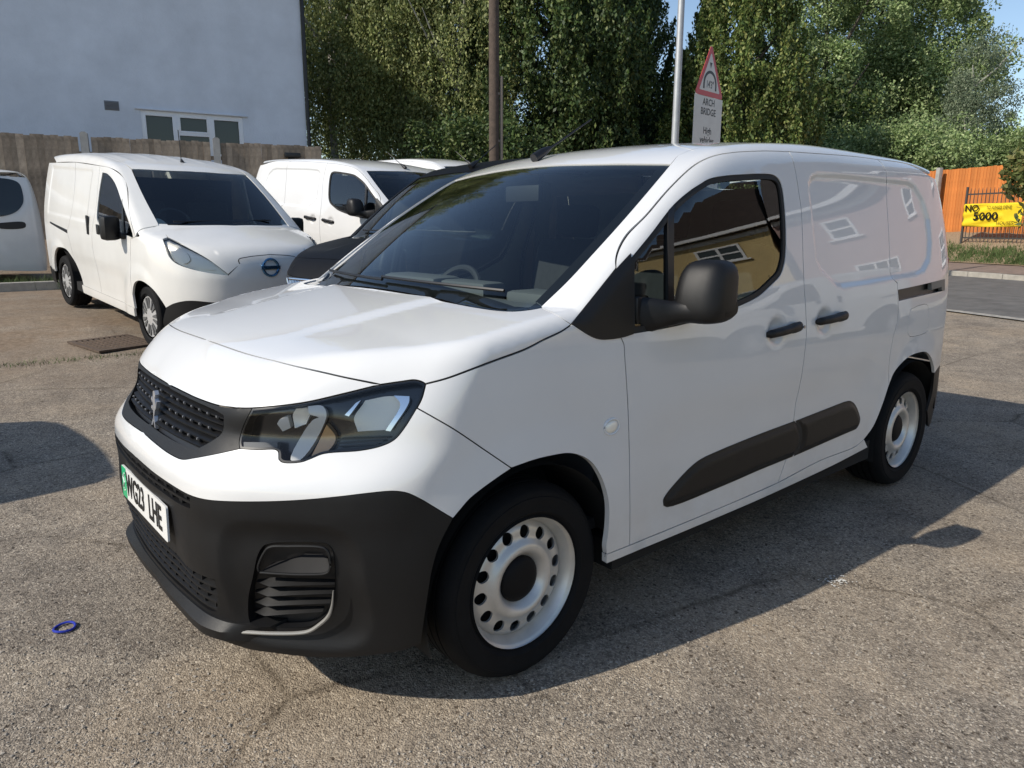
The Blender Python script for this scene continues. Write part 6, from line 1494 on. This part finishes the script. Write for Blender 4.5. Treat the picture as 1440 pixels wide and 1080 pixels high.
CR_ = {'birch': leaf_mesh('crown_birch', crown_weep(70000, 2.7, 1.2, 14.0, 3), .052, M_BIRCH, vert=.8, seed=2),
       'birch2': leaf_mesh('crown_birch_b', crown_weep(60000, 2.5, 1.0, 13.0, 8), .052, M_BIRCH, vert=.8, seed=9),
       'ever': leaf_mesh('crown_evergreen', np.r_[crown_upright(95000, 2.95, .4, 12.5, 4), crown_clumps(30000, 2.3, .3, 11.5, 14, 120, .7, .1, shell=.2)], .064, M_EVER, vert=.7, seed=3),
       'horn': leaf_mesh('crown_hornbeam', np.r_[crown_upright(85000, 2.62, .4, 9.9, 5), crown_clumps(26000, 2.1, .3, 9.0, 15, 120, .6, .1, shell=.2)], .062, M_HORN, vert=.7, seed=4),
       'pop': leaf_mesh('crown_poplar', crown_clumps(80000, 3.5, 2.0, 16.0, 6, 190, .85, .36, .22), .072, M_POP, seed=5),
       'pop2': leaf_mesh('crown_poplar_b', crown_clumps(64000, 2.9, 1.5, 13.5, 16, 140, .85, .42, .30), .072, M_POP, seed=6),
       'silv': leaf_mesh('crown_silver', crown_clumps(30000, 1.7, .8, 7.6, 7, 120, .45, .42, .35), .042, M_SILV, vert=.6, seed=7),
       'bushd': leaf_mesh('crown_dark_bush', crown_clumps(22000, 2.4, .0, 4.2, 19, 80, .65, .35), .065, M_EVER, seed=18),
       'bush': leaf_mesh('crown_bush', crown_clumps(24000, 2.3, .0, 3.9, 9, 80, .65, .38), .062, M_POP, seed=8),
       'shrub': leaf_mesh('crown_shrub', crown_clumps(1700, .55, 1.3, 3.0, 11, 26, .30, .4), .09, M_SHRUB, seed=10, asp=.4)}
def tree(name, label, kind, px, dep, trunk_h, tr, bark, group=None, scale=1.0, rz=None, s=None):
    q = at_depth((px, 200), dep); z = gzf(q[0], q[1])-.05
    t = empty(name, (q[0], q[1], z)); t.rotation_euler.z = random.uniform(0, 6.28) if rz is None else rz; t.scale = (scale,)*3; props(t, label, 'tree' if kind not in ('bush', 'bushd', 'shrub') else 'shrub', group)
    rng = random.Random(int(px*7+dep)); bm = bmesh.new(); pts = [(rng.uniform(-.12, .12)*k*.4, rng.uniform(-.12, .12)*k*.4, trunk_h*k/6) for k in range(7)]
    add_tube(bm, pts, [tr*(1-.13*k) for k in range(7)], 10); bm_obj('trunk', bm, bark, t)
    for k in range(7):
        h = trunk_h*rng.uniform(.25, .95); a = rng.uniform(0, 6.28); L_ = trunk_h*rng.uniform(.14, .26); bm = bmesh.new()
        add_tube(bm, [(0, 0, h), (L_*.5*math.cos(a), L_*.5*math.sin(a), h+L_*.45), (L_*math.cos(a), L_*math.sin(a), h+L_*1.1)], [tr*.45, tr*.28, tr*.08], 7); bm_obj('limb', bm, bark, t)
    o = bpy.data.objects.new('crown', CR_[kind]); COL.objects.link(o); o.parent = t; return t
G_ = None
tree('birch_tree', 'weeping olive-green birch tree growing next to the house corner', 'birch', 470, 27, 12.5, .16, M_BBARK)
tree('birch_tree', 'weeping olive-green birch tree standing between two other birches', 'birch2', 565, 27, 12, .15, M_BBARK, scale=1.05)
tree('birch_tree', 'weeping olive-green birch tree growing beside the wooden utility pole', 'birch', 648, 26, 12, .15, M_BBARK, scale=.98)
tree('birch_tree', 'taller birch tree set further back behind the utility pole', 'birch2', 615, 33, 12, .15, M_BBARK, scale=1.2)
tree('birch_tree', 'birch tree set further back behind the house corner', 'birch2', 510, 33, 12, .15, M_BBARK, scale=1.2)
tree('hornbeam_tree', 'dark upright oval tree to the right of the utility pole', 'ever', 778, 26, 9, .22, M_BARK, scale=1.06)
tree('hornbeam_tree', 'dark upright oval tree between the utility pole tree and the lamp column', 'ever', 862, 30, 9, .22, M_BARK, scale=.93)
tree('hornbeam_tree', 'dense upright oval hornbeam rising behind the arch bridge sign', 'horn', 1036, 27, 7, .2, M_BARK)
tree('poplar_tree', 'tall light green poplar next to the oval hornbeam', 'pop', 1150, 38, 12, .26, M_BARK)
tree('poplar_tree', 'tall light green poplar between two other poplars', 'pop', 1228, 41, 12, .26, M_BARK, scale=1.05)
tree('poplar_tree', 'tall light green poplar against the open sky', 'pop2', 1288, 40, 11, .22, M_BARK, scale=1.12)
tree('silver_birch', 'slender grey-green birch tree in front of the poplars', 'silv', 1362, 32, 6.5, .10, M_BBARK)
for i, (px, dep, lab, sc) in enumerate(((1100, 31, 'leafy bush at the foot of the poplars by the hornbeam', 1.0), (1165, 32, 'leafy bush at the foot of the tall poplars', 1.05), (1235, 31, 'leafy bush in front of the middle poplar', 1.05), (1300, 30, 'leafy bush behind the post by the orange fence', 1.0), (1365, 31, 'leafy bush behind the orange fence under the slender birch', .95), (1435, 30, 'leafy bush behind the orange fence near the open sky', .98), (700, 22, 'dark bush at the foot of the utility pole', .9), (930, 27, 'dark bush behind the lamp column', 1.0), (760, 34, 'dark bush far behind the upright trees near the utility pole', 1.6), (905, 35, 'dark bush far behind the lamp column', 1.7), (1000, 34, 'dark bush behind the hornbeam to the sign side', 1.6), (1095, 35, 'dark bush behind the hornbeam to the poplar side', 1.6))):
    tree('leafy_bush', lab, 'bushd' if 'dark' in lab else 'bush', px, dep, 1.2, .06, M_BARK, scale=sc)
tree('broadleaf_shrub', 'loose broad-leaved shrub growing over the end of the yellow banner', 'shrub', 1466, 18.2, 2.2, .035, M_BARK, scale=1.05)
